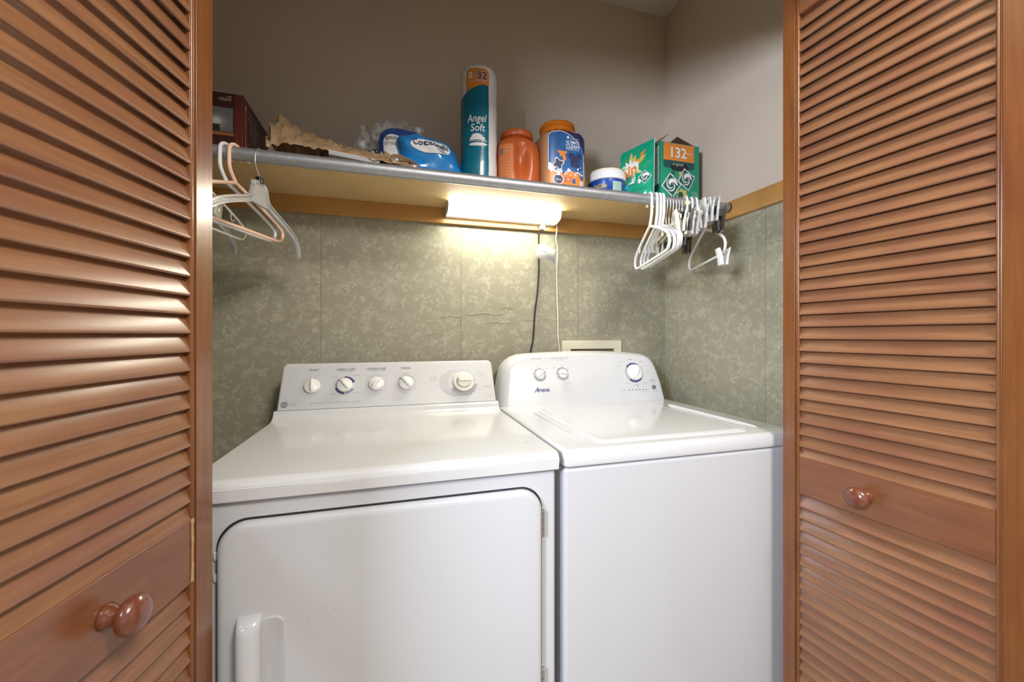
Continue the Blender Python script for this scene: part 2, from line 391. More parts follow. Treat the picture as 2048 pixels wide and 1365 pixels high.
# ================================================================== LOUVRED DOORS
def louvre_door(name, far, near_len, ang_e, sgn, stile, slat_run, rails, ph, label):
    """far = outer far corner (x, y); ang_e = unit vector near->far; visible face at local y = 0, thickness towards y*sgn"""
    e = Vector(ang_e).normalized(); Wd = slat_run+2*stile
    org = Vector(far)-e*Wd
    root = empty(name, (org.x, org.y, 0), math.atan2(e.y, e.x), label, 'door', None, 'structure')
    T = .028; z0, z1 = .02, 2.039
    def Y(y): return y*sgn
    for far_side in (0, 1):
        b = MB().mat('stile_wood')
        o0, o1, inner, d = (0, stile, stile, -1) if not far_side else (Wd-stile, Wd, Wd-stile, 1)
        bx = sorted((inner+d*.0085, 0 if not far_side else Wd))
        b.box(bx[0], bx[1], min(Y(0), Y(T)), max(Y(0), Y(T)), z0, z1)
        bx = sorted((inner, inner+d*.0085)); b.box(bx[0], bx[1], min(Y(.004), Y(T)), max(Y(.004), Y(T)), z0, z1)
        for cx, r, yy in ((inner+d*.0026, .0026, .0036), (inner+d*.0064, .0016, .0032)):
            b.tube([(cx, Y(yy), z0), (cx, Y(yy), z1)], r, 10)
        b.build('stile', root, True, bevel=.0012, bseg=2)
    x0, x1 = stile, Wd-stile
    for nm, a, c_ in (('bottom_rail', z0, .19), ('mid_rail', rails[0], rails[1]), ('top_rail', rails[2], z1)):
        b = MB().mat('rail_wood'); b.box(x0, x1, min(Y(.0015), Y(T-.0015)), max(Y(.0015), Y(T-.0015)), a, c_)
        b.build(nm, root, True, bevel=.0015, bseg=2)
    # louvres: rounded slats, low edge on the visible side
    for (a, c_, n_) in ((.19, rails[0], ph[0]), (rails[1], rails[2], ph[1])):
        b = MB().mat('louvre_wood'); pitch = (c_-a)/n_
        for i in range(n_):
            zc = a+pitch*(i+.5); hh = pitch*.67; hy = .0076 if sgn > 0 else .0095; prof = []
            dv = Vector((hy, hh)).normalized(); nv = Vector((-dv.y, dv.x)); L = Vector((hy, hh)).length; t = .0026
            for k in range(6): 
                th = PI*k/5; prof.append(dv*(L-t)+dv*math.sin(th)*t+nv*(-math.cos(th))*t)
            for k in range(6):
                th = PI*k/5; prof.append(-dv*(L-t)-dv*math.sin(th)*t+nv*(math.cos(th))*t)
            jit = random.uniform(-.0006, .0006)
            b.prism_x([(Y((.0118 if sgn > 0 else .0135)+p.x), max(a+.0004, min(c_-.0004, zc+jit+p.y))) for p in prof], x0+.0002, x1-.0002)
        b.build('louvre_slats', root, True, angle=60)
    # knob
    zk = (rails[0]+rails[1])/2; xk = Wd*.55 if sgn > 0 else Wd*.56
    prof = [(.0001, 0), (.0135, 0), (.0145, .002), (.0125, .007), (.0098, .013), (.0105, .017), (.017, .0205), (.0215, .0255), (.0225, .031), (.0205, .0365), (.014, .041), (.006, .0432), (.0001, .0436)]
    M = Matrix.Translation((xk, Y(.0015), zk)) @ Matrix.Rotation(PI/2 if sgn > 0 else -PI/2, 4, 'X')
    b = MB().mat('knob_wood').lathe(prof, M, 36, False); b.build('knob', root, True, angle=70)
    return root
d1 = louvre_door('door_1', (-.2880, .768), 0, (.191, .9816), 1, .0465, .326, (H-.379, H-.2806, 1.965), (21, 37), 'left louvred wooden folding door, lit orange-brown, with a round knob low on its rail')
louvre_door('door_2', (.9486, .7835), 0, (-.0733, .9973), -1, .0385, .326, (H-.389, H-.298, H+.789), (21, 37), 'right louvred wooden folding door, redder brown, with a round knob on its rail')

b = MB().mat('paper_white'); xe = .326+.0465
for k in range(14):
    z = H-.376+k*.0068; b.box(xe-.0012-random.uniform(0, .0016), xe+.0012+random.uniform(0, .0014), -.0006, .001, z, z+.0070)
MATS['chipped'] = plain('chipped', (.50, .33, .17), .8, var=.4, scale=120); b.mats[0] = 'chipped'; b.build('chipped_edge', d1, True, smooth=False)

# ================================================================== SHELF AND ROD
b = MB().mat('shelf_ply').box(XL, XR-.001, 1.255, YB-.001, ZS, ZS+.019)
shelf = b.build('closet_shelf', bevel=.001); tag(shelf, 'long plywood closet shelf carrying the paper goods and detergents', 'shelf')
for px, py in ((434, 315), (497, 324), (1294, 414), (1306, 414)):
    p = at(px, py, 1.272)
    b = MB().mat('plastic_white').lathe([(.0001, 0), (.0045, .001), (.0048, .005), (.003, .008), (.0022, ZS-p.z+.004)], Matrix.Translation((p.x, 1.272, p.z-.004)), 12, False)
    o = b.build('peg', shelf); o['label'] = 'small white peg under the shelf edge'
RY, RZ, RR = 1.18, H+.465, .017
b = MB().mat('galvanised').tube([(XL, RY, RZ), (XR-.0195, RY, RZ)], RR, 32)
rod = b.build('closet_rod'); tag(rod, 'grey galvanised metal hanging rod along the front of the shelf', 'closet rod')
b = MB().mat('rubber_black').tube([(XR-.024, RY, RZ), (XR-.0192, RY, RZ)], RR+.0008, 32); b.build('end_ring', rod)

# ================================================================== DRYER
DX0, DX1, DF = -.350, .345, .815
zt = H-.256
dr = empty('clothes_dryer', ((DX0+DX1)/2, 1.15, 0), 0, 'white front-loading dryer with five knobs, left of the washer', 'dryer')
b = MB().mat('enamel').box(DX0+.004, DX1-.004, DF+.006, 1.50, .03, H-.2965); b.build('cabinet', dr, bevel=.008, bseg=4)
b = MB().mat('gap_dark').box(DX0+.03, DX1-.03, DF+.05, 1.45, 0, .03); b.build('plinth', dr)
# top panel with the curved rise to the console
prof = [(DF-.004, H-.2945), (DF-.006, H-.272)]
for i in range(7):
    a = PI/2*i/6; prof.append((DF+.010-.016*math.cos(a), zt-.016+.016*math.sin(a)))
prof += [(1.298, zt), (1.315, zt+.0012), (1.330, zt+.006), (1.341, zt+.015), (1.3465, zt+.027), (1.40, zt+.027), (1.50, zt+.027), (1.50, H-.2945)]
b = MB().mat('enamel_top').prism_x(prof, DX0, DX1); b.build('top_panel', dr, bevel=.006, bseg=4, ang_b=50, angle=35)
# console
DO = Vector((0, 1.352, H-.2275)); DV = Vector((0, .078, .1335)).normalized()
b = MB().mat('console_white')
FD0 = frame(DO, (1, 0, 0), DV)
def con_ring(ins, off): return [FD0(u, v, off) for u, v in rrect(DX0+.006+ins, DX1-.006-ins, 0, .160-ins, .017-ins*.6, 7, (1, 1, 0, 0))]
b.loft([[(u, 1.50, H-.2275+v*.80) for u, v in rrect(DX0+.006, DX1-.006, 0, .160, .017, 7, (1, 1, 0, 0))], con_ring(0, -.03), con_ring(0, -.008), con_ring(.0012, -.0035), con_ring(.004, -.0008), con_ring(.0075, 0)])
con = b.build('control_panel', dr, angle=35)
DN = Vector((1, 0, 0)).cross(DV)
FD = frame(DO, (1, 0, 0), DV)
def duv(px, py):
    p = onpl(px, py, DO, DN)-DO; return p.x, p.dot(DV)
pr = Sections([-.2, -.105, .02, .13], 0)
def kuv(px, py): return duv(px, py)
knobs = [(624.5, 774, 'start', 95), (689.8, 771.5, 'fabric', 130), (752.7, 769, 'wrinkle', 48), (812.2, 767.5, 'signal', 132)]
def pointer_knob(parent, F, M, u, v, r, ang, hgt=.02, matn='knob_white', nm='knob'):
    K = M @ Matrix.Translation((u, v, 0)) @ Matrix.Rotation(math.radians(ang), 4, 'Z')
    b = MB().mat(matn).lathe([(r*1.0, .0006), (r*1.03, .003), (r*.98, hgt*.45), (r*.9, hgt*.55), (.0001, hgt*.6)], K, 36, False)
    k = b.build(nm, parent, angle=50)
    # grip ridge, pointed at its front end
    g = MB().mat(matn); rings = []
    for x, wd, hh in ((-r*.96, r*.20, hgt*.45), (-r*.8, r*.30, hgt*.85), (-r*.3, r*.30, hgt*1.1), (r*.3, r*.24, hgt*1.12), (r*.9, r*.13, hgt*.95), (r*1.25, r*.04, hgt*.5)):
        rings.append([K @ Vector(p) for p in ((x, -wd, .002), (x, -wd*.75, hh*.8), (x, -wd*.3, hh), (x, wd*.3, hh), (x, wd*.75, hh*.8), (x, wd, .002))])
    g.loft(rings); g.build('pointer_grip', k, angle=50)
    return k
MD = fmat(DO, (1, 0, 0), DV)
for px, py, nm, ang in knobs:
    u, v = duv(px, py)
    pr.mat('print_pale').ddisc(FD, u, v, .036, .0002)
    pr.mat('console_white').ddisc(FD, u, v, .0345, .00025) if nm == 'fabric' else None
    if nm == 'fabric':
        pr.mat('print_navy').dring(FD, u, v, .024, .032, 20, 95, .0004).dring(FD, u, v, .023, .031, 195, 268, .0004)
        pr.mat('print_slate').dring(FD, u, v, .024, .031, 272, 335, .0004).mat('print_grey').dring(FD, u, v, .024, .031, 100, 190, .0003)
    if nm == 'signal': pr.mat('print_grey').dring(FD, u, v, .025, .0295, 40, 140, .0004)
    pointer_knob(con, FD, MD, u, v, .0235, ang)
for t, px, py, wid, sz in (('START', 628.5, 741, .030, .010), ('FABRIC CARE', 692, 739.5, .056, .010), ('WRINKLE CARE', 753, 738, .060, .010), ('SIGNAL', 812.5, 736.5, .032, .010)):
    u, v = duv(px, py); pr.mat('print_dark').text(FD, t, u, v, sz, wid=wid, bold=.01)
for t, px, py, wid in (('DRYNESS CONTROL', 692, 743.5, .04), ('EXTENDED TUMBLE', 753, 741.8, .055), ('START', 637, 751.5, .012), ('EASY CARE', 669, 753.5, .02), ('COTTONS', 713, 751, .022), ('DELICATES', 714, 786, .022),
                       ('AIR FLUFF', 667, 789, .018), ('OFF', 735, 753.5, .007), ('ON', 772, 752, .007), ('MEDIUM', 812, 747, .020), ('OFF', 794, 752, .008), ('LOUD', 832, 751, .010)):
    u, v = duv(px, py); pr.mat('print_grey').text(FD, t, u, v, .0058, wid=wid)
u, v = duv(672, 805.5); pr.mat('print_grey').text(FD, 'Super Capacity  •  4 Cycle  |  Heavy Duty  |  Sensor Dry', u, v, .0085, wid=.148, shear=.2)
u, v = duv(585.5, 810); pr.mat('print_grey').text(FD, 'Profile', u, v, .012, shear=.3, wid=.022)
u, v = duv(978.5, 790.5); pr.mat('print_pale').text(FD, 'Profile', u, v, .011, shear=.3, wid=.022)
u, v = duv(568, 810.5)
pr.mat('print_dark').dring(FD, u, v, .0088, .0102).ddisc(FD, u, v, .0078, .0004)
pr.mat('console_white').text(FD, 'GE', u, v, .0115, bold=.01, shear=.2, off=.0008)
u, v = duv(915, 766); pr.mat('print_pale').ddisc(FD, u, v, .064, .00015, 48, ry=.80)
u, v = duv(926.6, 765)
pr.mat('console_white').dring(FD, u, v, .03, .052, 12, 208, .0003)
pr.mat('print_black').dring(FD, u, v, .036, .0405, 45, 92, .0006).mat('print_slate').dring(FD, u, v, .036, .041, 5, 45, .0006)
pr.mat('print_grey').dring(FD, u, v, .035, .050, 208, 350, .0004)
for k in range(20): pr.mat('print_pale').dring(FD, u, v, .037, .049, 230+k*5.6, 231+k*5.6, .0008, 2)
for t, px, py, wid in (('EXPRESS', 867.5, 756, .026), ('TIMED DRY', 865, 760.5, .02), ('COTTONS', 884, 764, .014), ('NORMAL', 895, 783.5, .02), ('EASY CARE', 901, 787.5, .022), ('DAMP', 908, 791, .018), ('60', 918, 791, .004), ('50', 926, 791.5, .004), ('40', 934, 791, .004), ('30', 942, 789, .004), ('20', 950, 785, .004),
                       ('SENSOR DRY', 974, 773, .03), ('MORE DRY', 960, 745.5, .024), ('LESS DRY', 965, 751, .024), ('OFF', 958, 778, .008)):
    uu, vv = duv(px, py); pr.mat('print_grey').text(FD, t, uu, vv, .0055, wid=wid)
pr.build('dial_lettering', con)
K = MD @ Matrix.Translation((u, v, 0))
b = MB().mat('knob_cream').lathe([(.0365, .0006), (.0375, .004), (.0365, .010), (.034, .012), (.027, .0125), (.0262, .0125), (.0255, .0075), (.0001, .0075)], K, 48, False)
kk = b.build('timer_dial', con, angle=40)
b = MB().mat('knob_cream').lathe([(.0245, .0072), (.025, .010), (.0245, .018), (.022, .0205), (.0001, .021)], K, 40, False)
kk2 = b.build('timer_knob', kk, angle=40)
b = MB().mat('knob_cream'); rings = []
for x, wd, hh in ((-.0225, .005, .021), (-.019, .0075, .030), (0, .0078, .031), (.019, .0075, .030), (.0225, .005, .021)):
    rings.append([K @ Vector(p) for p in ((x, -wd, .018), (x, -wd*.8, hh), (x, wd*.8, hh), (x, wd, .018))])
b.loft(rings); b.mat('print_grey').add([K @ Vector(p) for p in ((.029, -.003, .0132), (.033, 0, .0132), (.029, .003, .0132))], [(0, 1, 2)]); b.build('grip_bar', kk, bevel=.001)
# door
dx0, dx1, dzt, dzb = -.298, .304, H-.331, .17
b = MB().mat('gap_dark'); b.loft([[(x, DF+.0052, z) for x, z in rrect(dx0-.004, dx1+.004, dzb-.004, dzt+.004, .05, 10)], [(x, DF+.0072, z) for x, z in rrect(dx0-.004, dx1+.004, dzb-.004, dzt+.004, .05, 10)]])
b.build('door_seal', dr, angle=50)
rings = []
for k, (ins, y) in enumerate(((0, .0065), (0, -.002), (.0012, -.006), (.0035, -.009), (.0065, -.0105), (.012, -.0112))):
    rings.append([(x, DF+y, z) for x, z in rrect(dx0+ins, dx1-ins, dzb+ins, dzt-ins, .047-ins, 10)])
b = MB().mat('enamel').loft(rings)
for x, z, r in ((at(657, 1208, DF).x, at(657, 1208, DF).z, .0008), (at(619, 1229, DF).x, at(619, 1229, DF).z, .0012), (at(670, 1211, DF).x, at(670, 1211, DF).z, .0012)):
    b.mat('print_dark').add([(x+r*math.cos(t), DF-.0113, z+r*math.sin(t)*.6) for t in (0, 1, 2, 3, 4, 5)], [(0, 1, 2, 3, 4, 5)])
ddoor = b.build('dryer_door', dr, angle=30)
# handle: rounded cover beside a scooped recess
hx0, hx1, hx2, hz1, hz0 = -.2635, -.226, -.1925, H-.493, .36
b = MB().mat('enamel'); YH = DF-.0112
rings = []
for z, sc_ in ((hz1, .12), (hz1-.003, .5), (hz1-.010, .82), (hz1-.022, 1), (hz0+.022, 1), (hz0+.010, .8), (hz0, .12)):
    ring = [(hx0, YH+.001, z)]
    for i in range(9):
        a = PI*i/8; ring.append((hx0+(hx1-hx0)*(.5-.5*math.cos(a)), YH-(.004+.022*math.sin(min(a*.72+.5, PI*.8)))*sc_*(1 if i < 8 else .9), z-.008*(1-sc_)*0))
    ring.append((hx1, YH+.001, z)); rings.append(ring)
b.loft(rings); hd = b.build('handle', ddoor, angle=50)
b = MB().mat('enamel')
out = rrect(hx1-.004, hx2, hz0, hz1-.010, .014, 6)
# rim and scooped bowl in front of the door skin
b.loft([[(x, YH+.0004, z) for x, z in rrect(hx1-.004, hx2+.002, hz0-.002, hz1-.008, .015, 6)], [(x, YH-.0035, z) for x, z in rrect(hx1-.004, hx2+.0012, hz0-.001, hz1-.009, .015, 6)],
        [(x, YH-.0035, z) for x, z in rrect(hx1-.004, hx2-.001, hz0+.001, hz1-.011, .0135, 6)], [(x, YH-.0006, z) for x, z in rrect(hx1-.004, hx2-.006, hz0+.008, hz1-.020, .010, 6)]])
b.build('handle_recess', ddoor, angle=50)
for py0, py1 in ((1021, 1073), (1337, 1389)):
    p0 = at(1083.5, py0, DF); p1 = at(1083.5, py1, DF)
    b = MB().mat('steel'); n_ = 3; L = (p0.z-p1.z)/n_
    for i in range(n_): b.tube([(dx1+.0035, DF-.003, p1.z+L*i+.0006), (dx1+.0035, DF-.003, p1.z+L*(i+1)-.0006)], .0034, 12)
    b.box(dx1+.003, dx1+.008, DF+.002, DF+.0055, p1.z, p0.z); b.build('hinge', dr)
for py in (1116, 1160):
    p = at(429, py, DF)
    b = MB().mat('plastic_white').lathe([(.0001, -.008), (.003, -.007), (.0042, 0), (.003, .007), (.0001, .008)], Matrix.Translation((p.x, DF+.005, p.z)), 12, False); b.build('door_catch', dr)
b = MB().mat('print_grey').box(0.297, .304, .905, .909, zt, zt+.0006); b.build('chip_mark', dr)

# ================================================================== WASHER
WX0, WX1, WF = .359, 1.059, .818
wa = empty('washing_machine', ((WX0+WX1)/2, 1.15, 0), 0, 'white top-loading washing machine with arched console, right of the dryer', 'washing machine')
b = MB().mat('enamel').box(WX0+.002, WX1-.002, WF+.004, 1.50, .03, H-.2975); b.build('cabinet', wa, bevel=.010, bseg=5)
b = MB().mat('gap_dark').box(WX0+.03, WX1-.03, WF+.05, 1.45, 0, .03); b.build('plinth', wa)
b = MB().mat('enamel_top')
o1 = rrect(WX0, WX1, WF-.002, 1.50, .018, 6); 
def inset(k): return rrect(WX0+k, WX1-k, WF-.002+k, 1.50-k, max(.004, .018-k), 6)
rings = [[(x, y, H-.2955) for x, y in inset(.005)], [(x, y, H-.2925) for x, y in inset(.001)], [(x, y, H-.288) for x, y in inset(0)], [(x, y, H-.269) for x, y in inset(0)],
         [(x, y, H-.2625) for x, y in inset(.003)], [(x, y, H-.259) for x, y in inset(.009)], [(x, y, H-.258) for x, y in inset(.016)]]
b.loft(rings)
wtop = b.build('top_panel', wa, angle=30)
ztw = H-.258
def lid_ring(k, z, r=.022): return [(x, y, z) for x, y in rrect(.465+k, .922-k, .858+k, 1.285-k, r, 8)]
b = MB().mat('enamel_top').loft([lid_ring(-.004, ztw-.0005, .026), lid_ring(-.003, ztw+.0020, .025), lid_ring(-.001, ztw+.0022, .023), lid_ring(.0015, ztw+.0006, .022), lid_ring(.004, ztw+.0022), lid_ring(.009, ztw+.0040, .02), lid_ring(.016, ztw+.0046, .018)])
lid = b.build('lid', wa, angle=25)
for x in (.975, .443):
    b = MB().mat('enamel_top').tube([(x, .885, ztw-.001), (x, .90, ztw+.0006), (x, 1.24, ztw+.0006), (x, 1.26, ztw-.001)], .003, 10); b.build('top_ridge', wtop)
for x in (.49, .895):
    b = MB().mat('print_grey').box(x-.006, x+.006, 1.286, 1.2875, ztw+.001, ztw+.003); b.build('lid_hinge', lid)
# console
WO = Vector((0, 1.374, H-.2585)); WV = Vector((0, .066, .1955)).normalized(); WN = Vector((1, 0, 0)).cross(WV)
FW = frame(WO, (1, 0, 0), WV); MW = fmat(WO, (1, 0, 0), WV)
zb = H-.2585
sil = [(.361, -.2585), (.366, -.22), (.373, -.175), (.381, -.135), (.391, -.113), (.405, -.098), (.425, -.084), (.4546, -.0745), (.50, -.0705), (.56, -.068), (.65, -.0655), (.737, -.0645), (.82, -.066), (.90, -.069), (.96, -.0735), (1.0, -.079), (1.022, -.088), (1.037, -.106), (1.047, -.14), (1.055, -.19), (1.0585, -.2585)]
def fy(z): return WO.y+(z-(-.2585))*(WV.y/WV.z)
def ringW(dx, dz, dy, back=None):
    pts = []
    cx = .71
    for x, z in sil:
        k = 1-dx/.35; xx = cx+(x-cx)*k
        if x < .5: xx = x+dx*(1.25 if z < -.12 else .9)
        zz = z if z <= -.2585 else z-dz*min(1, (z+.2585)/.1)
        pts.append((xx, back if back else fy(zz)+dy, H+zz))
    return pts
b = MB().mat('console_white').loft([ringW(0, 0, 0, 1.50), ringW(0, 0, .045), ringW(.002, .0015, .030), ringW(.009, .006, .010), ringW(.016, .011, .002), ringW(.022, .016, 0)])
wc = b.build('control_panel', wa, angle=28)
def wuv(px, py):
    p = onpl(px, py, WO, WN)-WO; return p.x, p.dot(WV)
pw = Sections([.545, .80, 1.0], 0)
u, v = wuv(1079.5, 750.4)
pw.mat('print_grey').dring(FW, u, v, .0195, .0255, 8, 60, .0005).dring(FW, u, v, .0195, .0255, 68, 102, .0005).dring(FW, u, v, .0195, .0255, 108, 150, .0005).dring(FW, u, v, .0195, .0255, 156, 182, .0005).dring(FW, u, v, .0195, .0255, 188, 360, .0005)
pointer_knob(wc, FW, MW, u, v, .018, 42, .018)
u, v = wuv(1125.3, 748.2)
pw.mat('print_slate').dring(FW, u, v, .0195, .0255, 20, 60, .0005).dring(FW, u, v, .0195, .0255, 64, 100, .0005).dring(FW, u, v, .0195, .0255, 104, 150, .0005).dring(FW, u, v, .0195, .0255, 156, 185, .0005)
pw.mat('print_grey').dring(FW, u, v, .0195, .0255, 195, 350, .0005)
pointer_knob(wc, FW, MW, u, v, .018, 178, .018)
u, v = wuv(1268, 745.6)
pw.mat('print_navy')
for a0, a1 in ((45, 70), (72, 92), (94, 118), (121, 143), (228, 262), (264, 290), (292, 318)): pw.dring(FW, u, v, .033, .0405, a0, a1, .0005)
pw.mat('print_grey')
for a0, a1 in ((146, 225), (321, 360), (2, 22), (24, 43)): pw.dring(FW, u, v, .034, .0405, a0, a1, .0005)
K = MW @ Matrix.Translation((u, v, 0)) @ Matrix.Rotation(math.radians(62), 4, 'Z')
b = MB().mat('knob_white').lathe([(.0315, .0006), (.0325, .003), (.0315, .010), (.029, .0115), (.0001, .0125)], K, 48, False); k1 = b.build('cycle_dial', wc, angle=50)
b = MB().mat('knob_white'); rings = []
for x, wd, hh in ((-.029, .002, .012), (-.026, .006, .019), (-.01, .0072, .026), (.012, .006, .026), (.026, .003, .021), (.032, .001, .012)):
    rings.append([K @ Vector(p) for p in ((x, -wd, .009), (x, -wd*.7, hh), (x, wd*.7, hh), (x, wd, .009))])
b.loft(rings); b.build('dial_grip', k1, bevel=.0012)
u, v = wuv(1307.3, 774.8)
b = MB().mat('print_dark').lathe([(.0085, .0005), (.0085, .003), (.0075, .004), (.0001, .0042)], MW @ Matrix.Translation((u, v, 0)), 28, False); b.build('start_button', wc, angle=50)
for k in range(6):
    u, v = wuv(1259+k*6.7, 780.3-k*.15); pw.mat('print_black').drect(FW, u-.0032, u+.0032, v-.0011, v+.0011, .0006)
u, v = wuv(1083.8, 780.8); pw.mat('print_navy').text(FW, 'mana', u+.007, v-.001, .0215, shear=.35, bold=.02, wid=.046); pw.text(FW, 'A', u-.0225, v+.0015, .029, shear=.45, bold=.012, wid=.018)
for t, px, py, wid, sz, mt in (('SOIL LEVEL', 1073, 718, .038, .009, 'print_grey'), ('WASH TEMPERATURE', 1119, 716.8, .072, .009, 'print_grey'), ('COLD RINSE', 1118.5, 720.6, .03, .0055, 'print_grey'), ('he', 1049, 779.8, .009, .010, 'print_dark'),
                           ('HIGH EFFICIENCY', 1049.5, 783.8, .022, .004, 'print_grey'), ('LIGHT', 1063, 739.5, .009, .005, 'print_grey'), ('MEDIUM', 1077, 733.8, .017, .005, 'print_grey'), ('HEAVY', 1093, 738, .011, .005, 'print_grey'),
                           ('WARM', 1122, 731.5, .010, .005, 'print_grey'), ('COOL', 1108.5, 736, .010, .005, 'print_grey'), ('COLD', 1107.5, 748.5, .010, .005, 'print_grey'), ('HOT', 1142.5, 746.8, .007, .005, 'print_grey'), ('WARM', 1137, 736, .010, .005, 'print_grey'),
                           ('NORMAL', 1259.5, 719.5, .018, .006, 'print_dark'), ('HEAVY DUTY', 1240.5, 724, .028, .005, 'print_grey'), ('DELICATES', 1238, 733, .020, .005, 'print_grey'), ('COLORS', 1280.5, 724, .018, .005, 'print_grey'), ('RINSE', 1288.5, 732.8, .009, .005, 'print_grey'), ('SPIN', 1295, 744.5, .012, .005, 'print_grey'),
                           ('WHITES', 1256, 767.3, .013, .005, 'print_grey'), ('BULKY', 1290, 767, .016, .005, 'print_grey'), ('NORMAL', 1273, 770.3, .022, .005, 'print_grey'), ('Off', 1276, 772.8, .010, .006, 'print_dark'),
                           ('START', 1305, 761.3, .018, .008, 'print_dark'), ('PAUSE', 1308, 765.5, .010, .005, 'print_grey'), ('SENSING', 1248, 781, .020, .005, 'print_grey'), ('WASH   RINSE   SPIN', 1285, 784.5, .03, .0045, 'print_grey'), ('HOLD TO CANCEL', 1310, 782.3, .026, .004, 'print_grey')):
    u, v = wuv(px, py); pw.mat(mt).text(FW, t, u, v, sz, wid=wid)
pw.build('dial_lettering', wc)

# outlet box on the wall above the washer
p0 = at(1125, 682, YB-.016); p1 = at(1243, 682, YB-.016); pi0 = at(1142, 699, YB-.016); pi1 = at(1229, 699, YB-.016)
ob = empty('washer_outlet_box', ((p0.x+p1.x)/2, YB, p0.z-.10), 0, 'beige recessed outlet box on the wallpaper behind the washer', 'outlet box')
b = MB().mat('plastic_ivory'); zt_, zb_ = p0.z, p0.z-.20
b.box(p0.x, p1.x, YB-.016, YB-.0002, pi0.z, zt_).box(p0.x, p1.x, YB-.016, YB-.0002, zb_, zb_+.03).box(p0.x, pi0.x, YB-.016, YB-.0002, zb_+.03, pi0.z).box(pi1.x, p1.x, YB-.016, YB-.0002, zb_+.03, pi0.z)
b.build('frame', ob, bevel=.002)
b = MB().mat('box_recess').box(pi0.x, pi1.x, YB-.003, YB-.0004, zb_+.03, pi0.z); b.build('recess', ob)

# ================================================================== UNDER-SHELF LAMP AND CORDS
lx0, lx1 = .1836, .628
lamp = empty('fluorescent_lamp', ((lx0+lx1)/2, 1.50, ZS), 0, 'lit white fluorescent strip lamp under the shelf, trailing a cream cord', 'lamp')
yb_ = YB-.0195
b = MB().mat('lamp_housing')
b.prism_x([(1.453, ZS-.001), (1.453, ZS-.004), (1.53, ZS-.030), (yb_, ZS-.0355), (yb_, ZS-.001)], lx0+.002, lx1-.002)
for xa, xb in ((lx0, lx0+.003), (lx1-.003, lx1)):
    b.prism_x([(1.450, ZS-.0008), (1.450, ZS-.018), (1.462, ZS-.031), (1.49, ZS-.0365), (yb_-.0002, ZS-.0375), (yb_-.0002, ZS-.0008)], xa, xb)
b.prism_x([(1.515, ZS-.0372), (yb_-.0004, ZS-.0378), (yb_-.0004, ZS-.034), (1.515, ZS-.034)], lx0+.003, lx1-.003)
b.build('housing', lamp, bevel=.0008)
b = MB().mat('lamp_diffuser').prism_x([(1.4505, ZS-.0014), (1.4505, ZS-.018), (1.4625, ZS-.0305), (1.49, ZS-.036), (1.5145, ZS-.037), (1.5145, ZS-.032), (1.456, ZS-.010), (1.456, ZS-.0014)], lx0+.0032, lx1-.0032)
b.build('diffuser', lamp, angle=60)
ps = [at(x, y, Y) for x, y, Y in ((1108, 444, 1.525), (1113, 447, 1.528), (1114.5, 460, 1.535), (1111, 478, 1.545), (1116, 498, 1.55), (1114, 525, 1.552), (1113.5, 560, 1.553), (1114, 600, 1.553), (1116, 640, 1.553), (1115.5, 672, 1.553), (1119, 702, 1.553), (1121, 730, 1.55))]
def smoothp(P, it=2):
    for _ in range(it):
        Q = [P[0]]
        for a, b_ in zip(P, P[1:]): Q += [a*.75+b_*.25, a*.25+b_*.75]
        P = Q+[P[-1]]
    return P
b = MB().mat('plastic_cream').tube(smoothp(ps), .0028, 8); b.build('cord', lamp, angle=80)
bc = empty('black_power_cord', tuple(at(1084, 455, 1.53)), 0, 'black power cord with grey plug and white warning tag below the lamp', 'power cord')
pp = at(1084, 456, 1.53)
b = MB().mat('print_grey').box(pp.x-.0105, pp.x+.0105, 1.520, 1.5395, ZS-.0585, ZS-.0378); b.build('plug', bc, bevel=.002)
ps = [at(x, y, Y) for x, y, Y in ((1081, 464, 1.532), (1077.5, 467, 1.535), (1077.5, 480, 1.545), (1077, 500, 1.552), (1077.5, 525, 1.5535), (1078, 545, 1.5535), (1075, 590, 1.5535), (1069.5, 625, 1.5535), (1068, 660, 1.5535), (1066, 685, 1.5535), (1061, 704, 1.5535), (1058, 730, 1.55))]
b = MB().mat('rubber_black').tube(smoothp(ps), .0034, 8); b.build('cord', bc, angle=80)
tb = MB().mat('paper_white'); cols = 12; V_ = []
for i in range(cols+1):
    f = i/cols; top = at(1075.5+35*f, 489+1.5*f+12*max(0, f-.45)*1.6, 1.53-.012*math.sin(f*3)); bot = at(1070+40*f, 516+5*f+12*f*f*.6, 1.53-.012*math.sin(f*3)); V_ += [top, bot]
tb.add(V_, [(2*i, 2*i+1, 2*i+3, 2*i+2) for i in range(cols)])
tg = tb.build('warning_tag', bc, solid=.0004)
FT = lambda u, v, off=0: (lambda f, g: (V_[2*int(min(cols-1, f*cols))]*(1-(f*cols-int(min(cols-1, f*cols))))+V_[2*int(min(cols-1, f*cols))+2]*(f*cols-int(min(cols-1, f*cols))))*(1-g)+(V_[2*int(min(cols-1, f*cols))+1]*(1-(f*cols-int(min(cols-1, f*cols))))+V_[2*int(min(cols-1, f*cols))+3]*(f*cols-int(min(cols-1, f*cols))))*g+Vector((0, -off, 0)))(min(1, max(0, u)), min(1, max(0, 1-v)))
tt = MB().mat('print_black').text(FT, 'UL', .45, .55, .22, off=.0006, bold=.01)
tt.mat('print_dark')
for k in range(7): tt.text(FT, 'caution risk of shock keep dry', .76, .86-k*.12, .12, off=.0006, wid=.38)
tt.mat('pack_orange').drect(FT, .27, .30, .1, .98, .0006); tt.build('tag_print', tg, smooth=False, recalc=False)

# ================================================================== THINGS ON THE SHELF
S = ZS+.0191
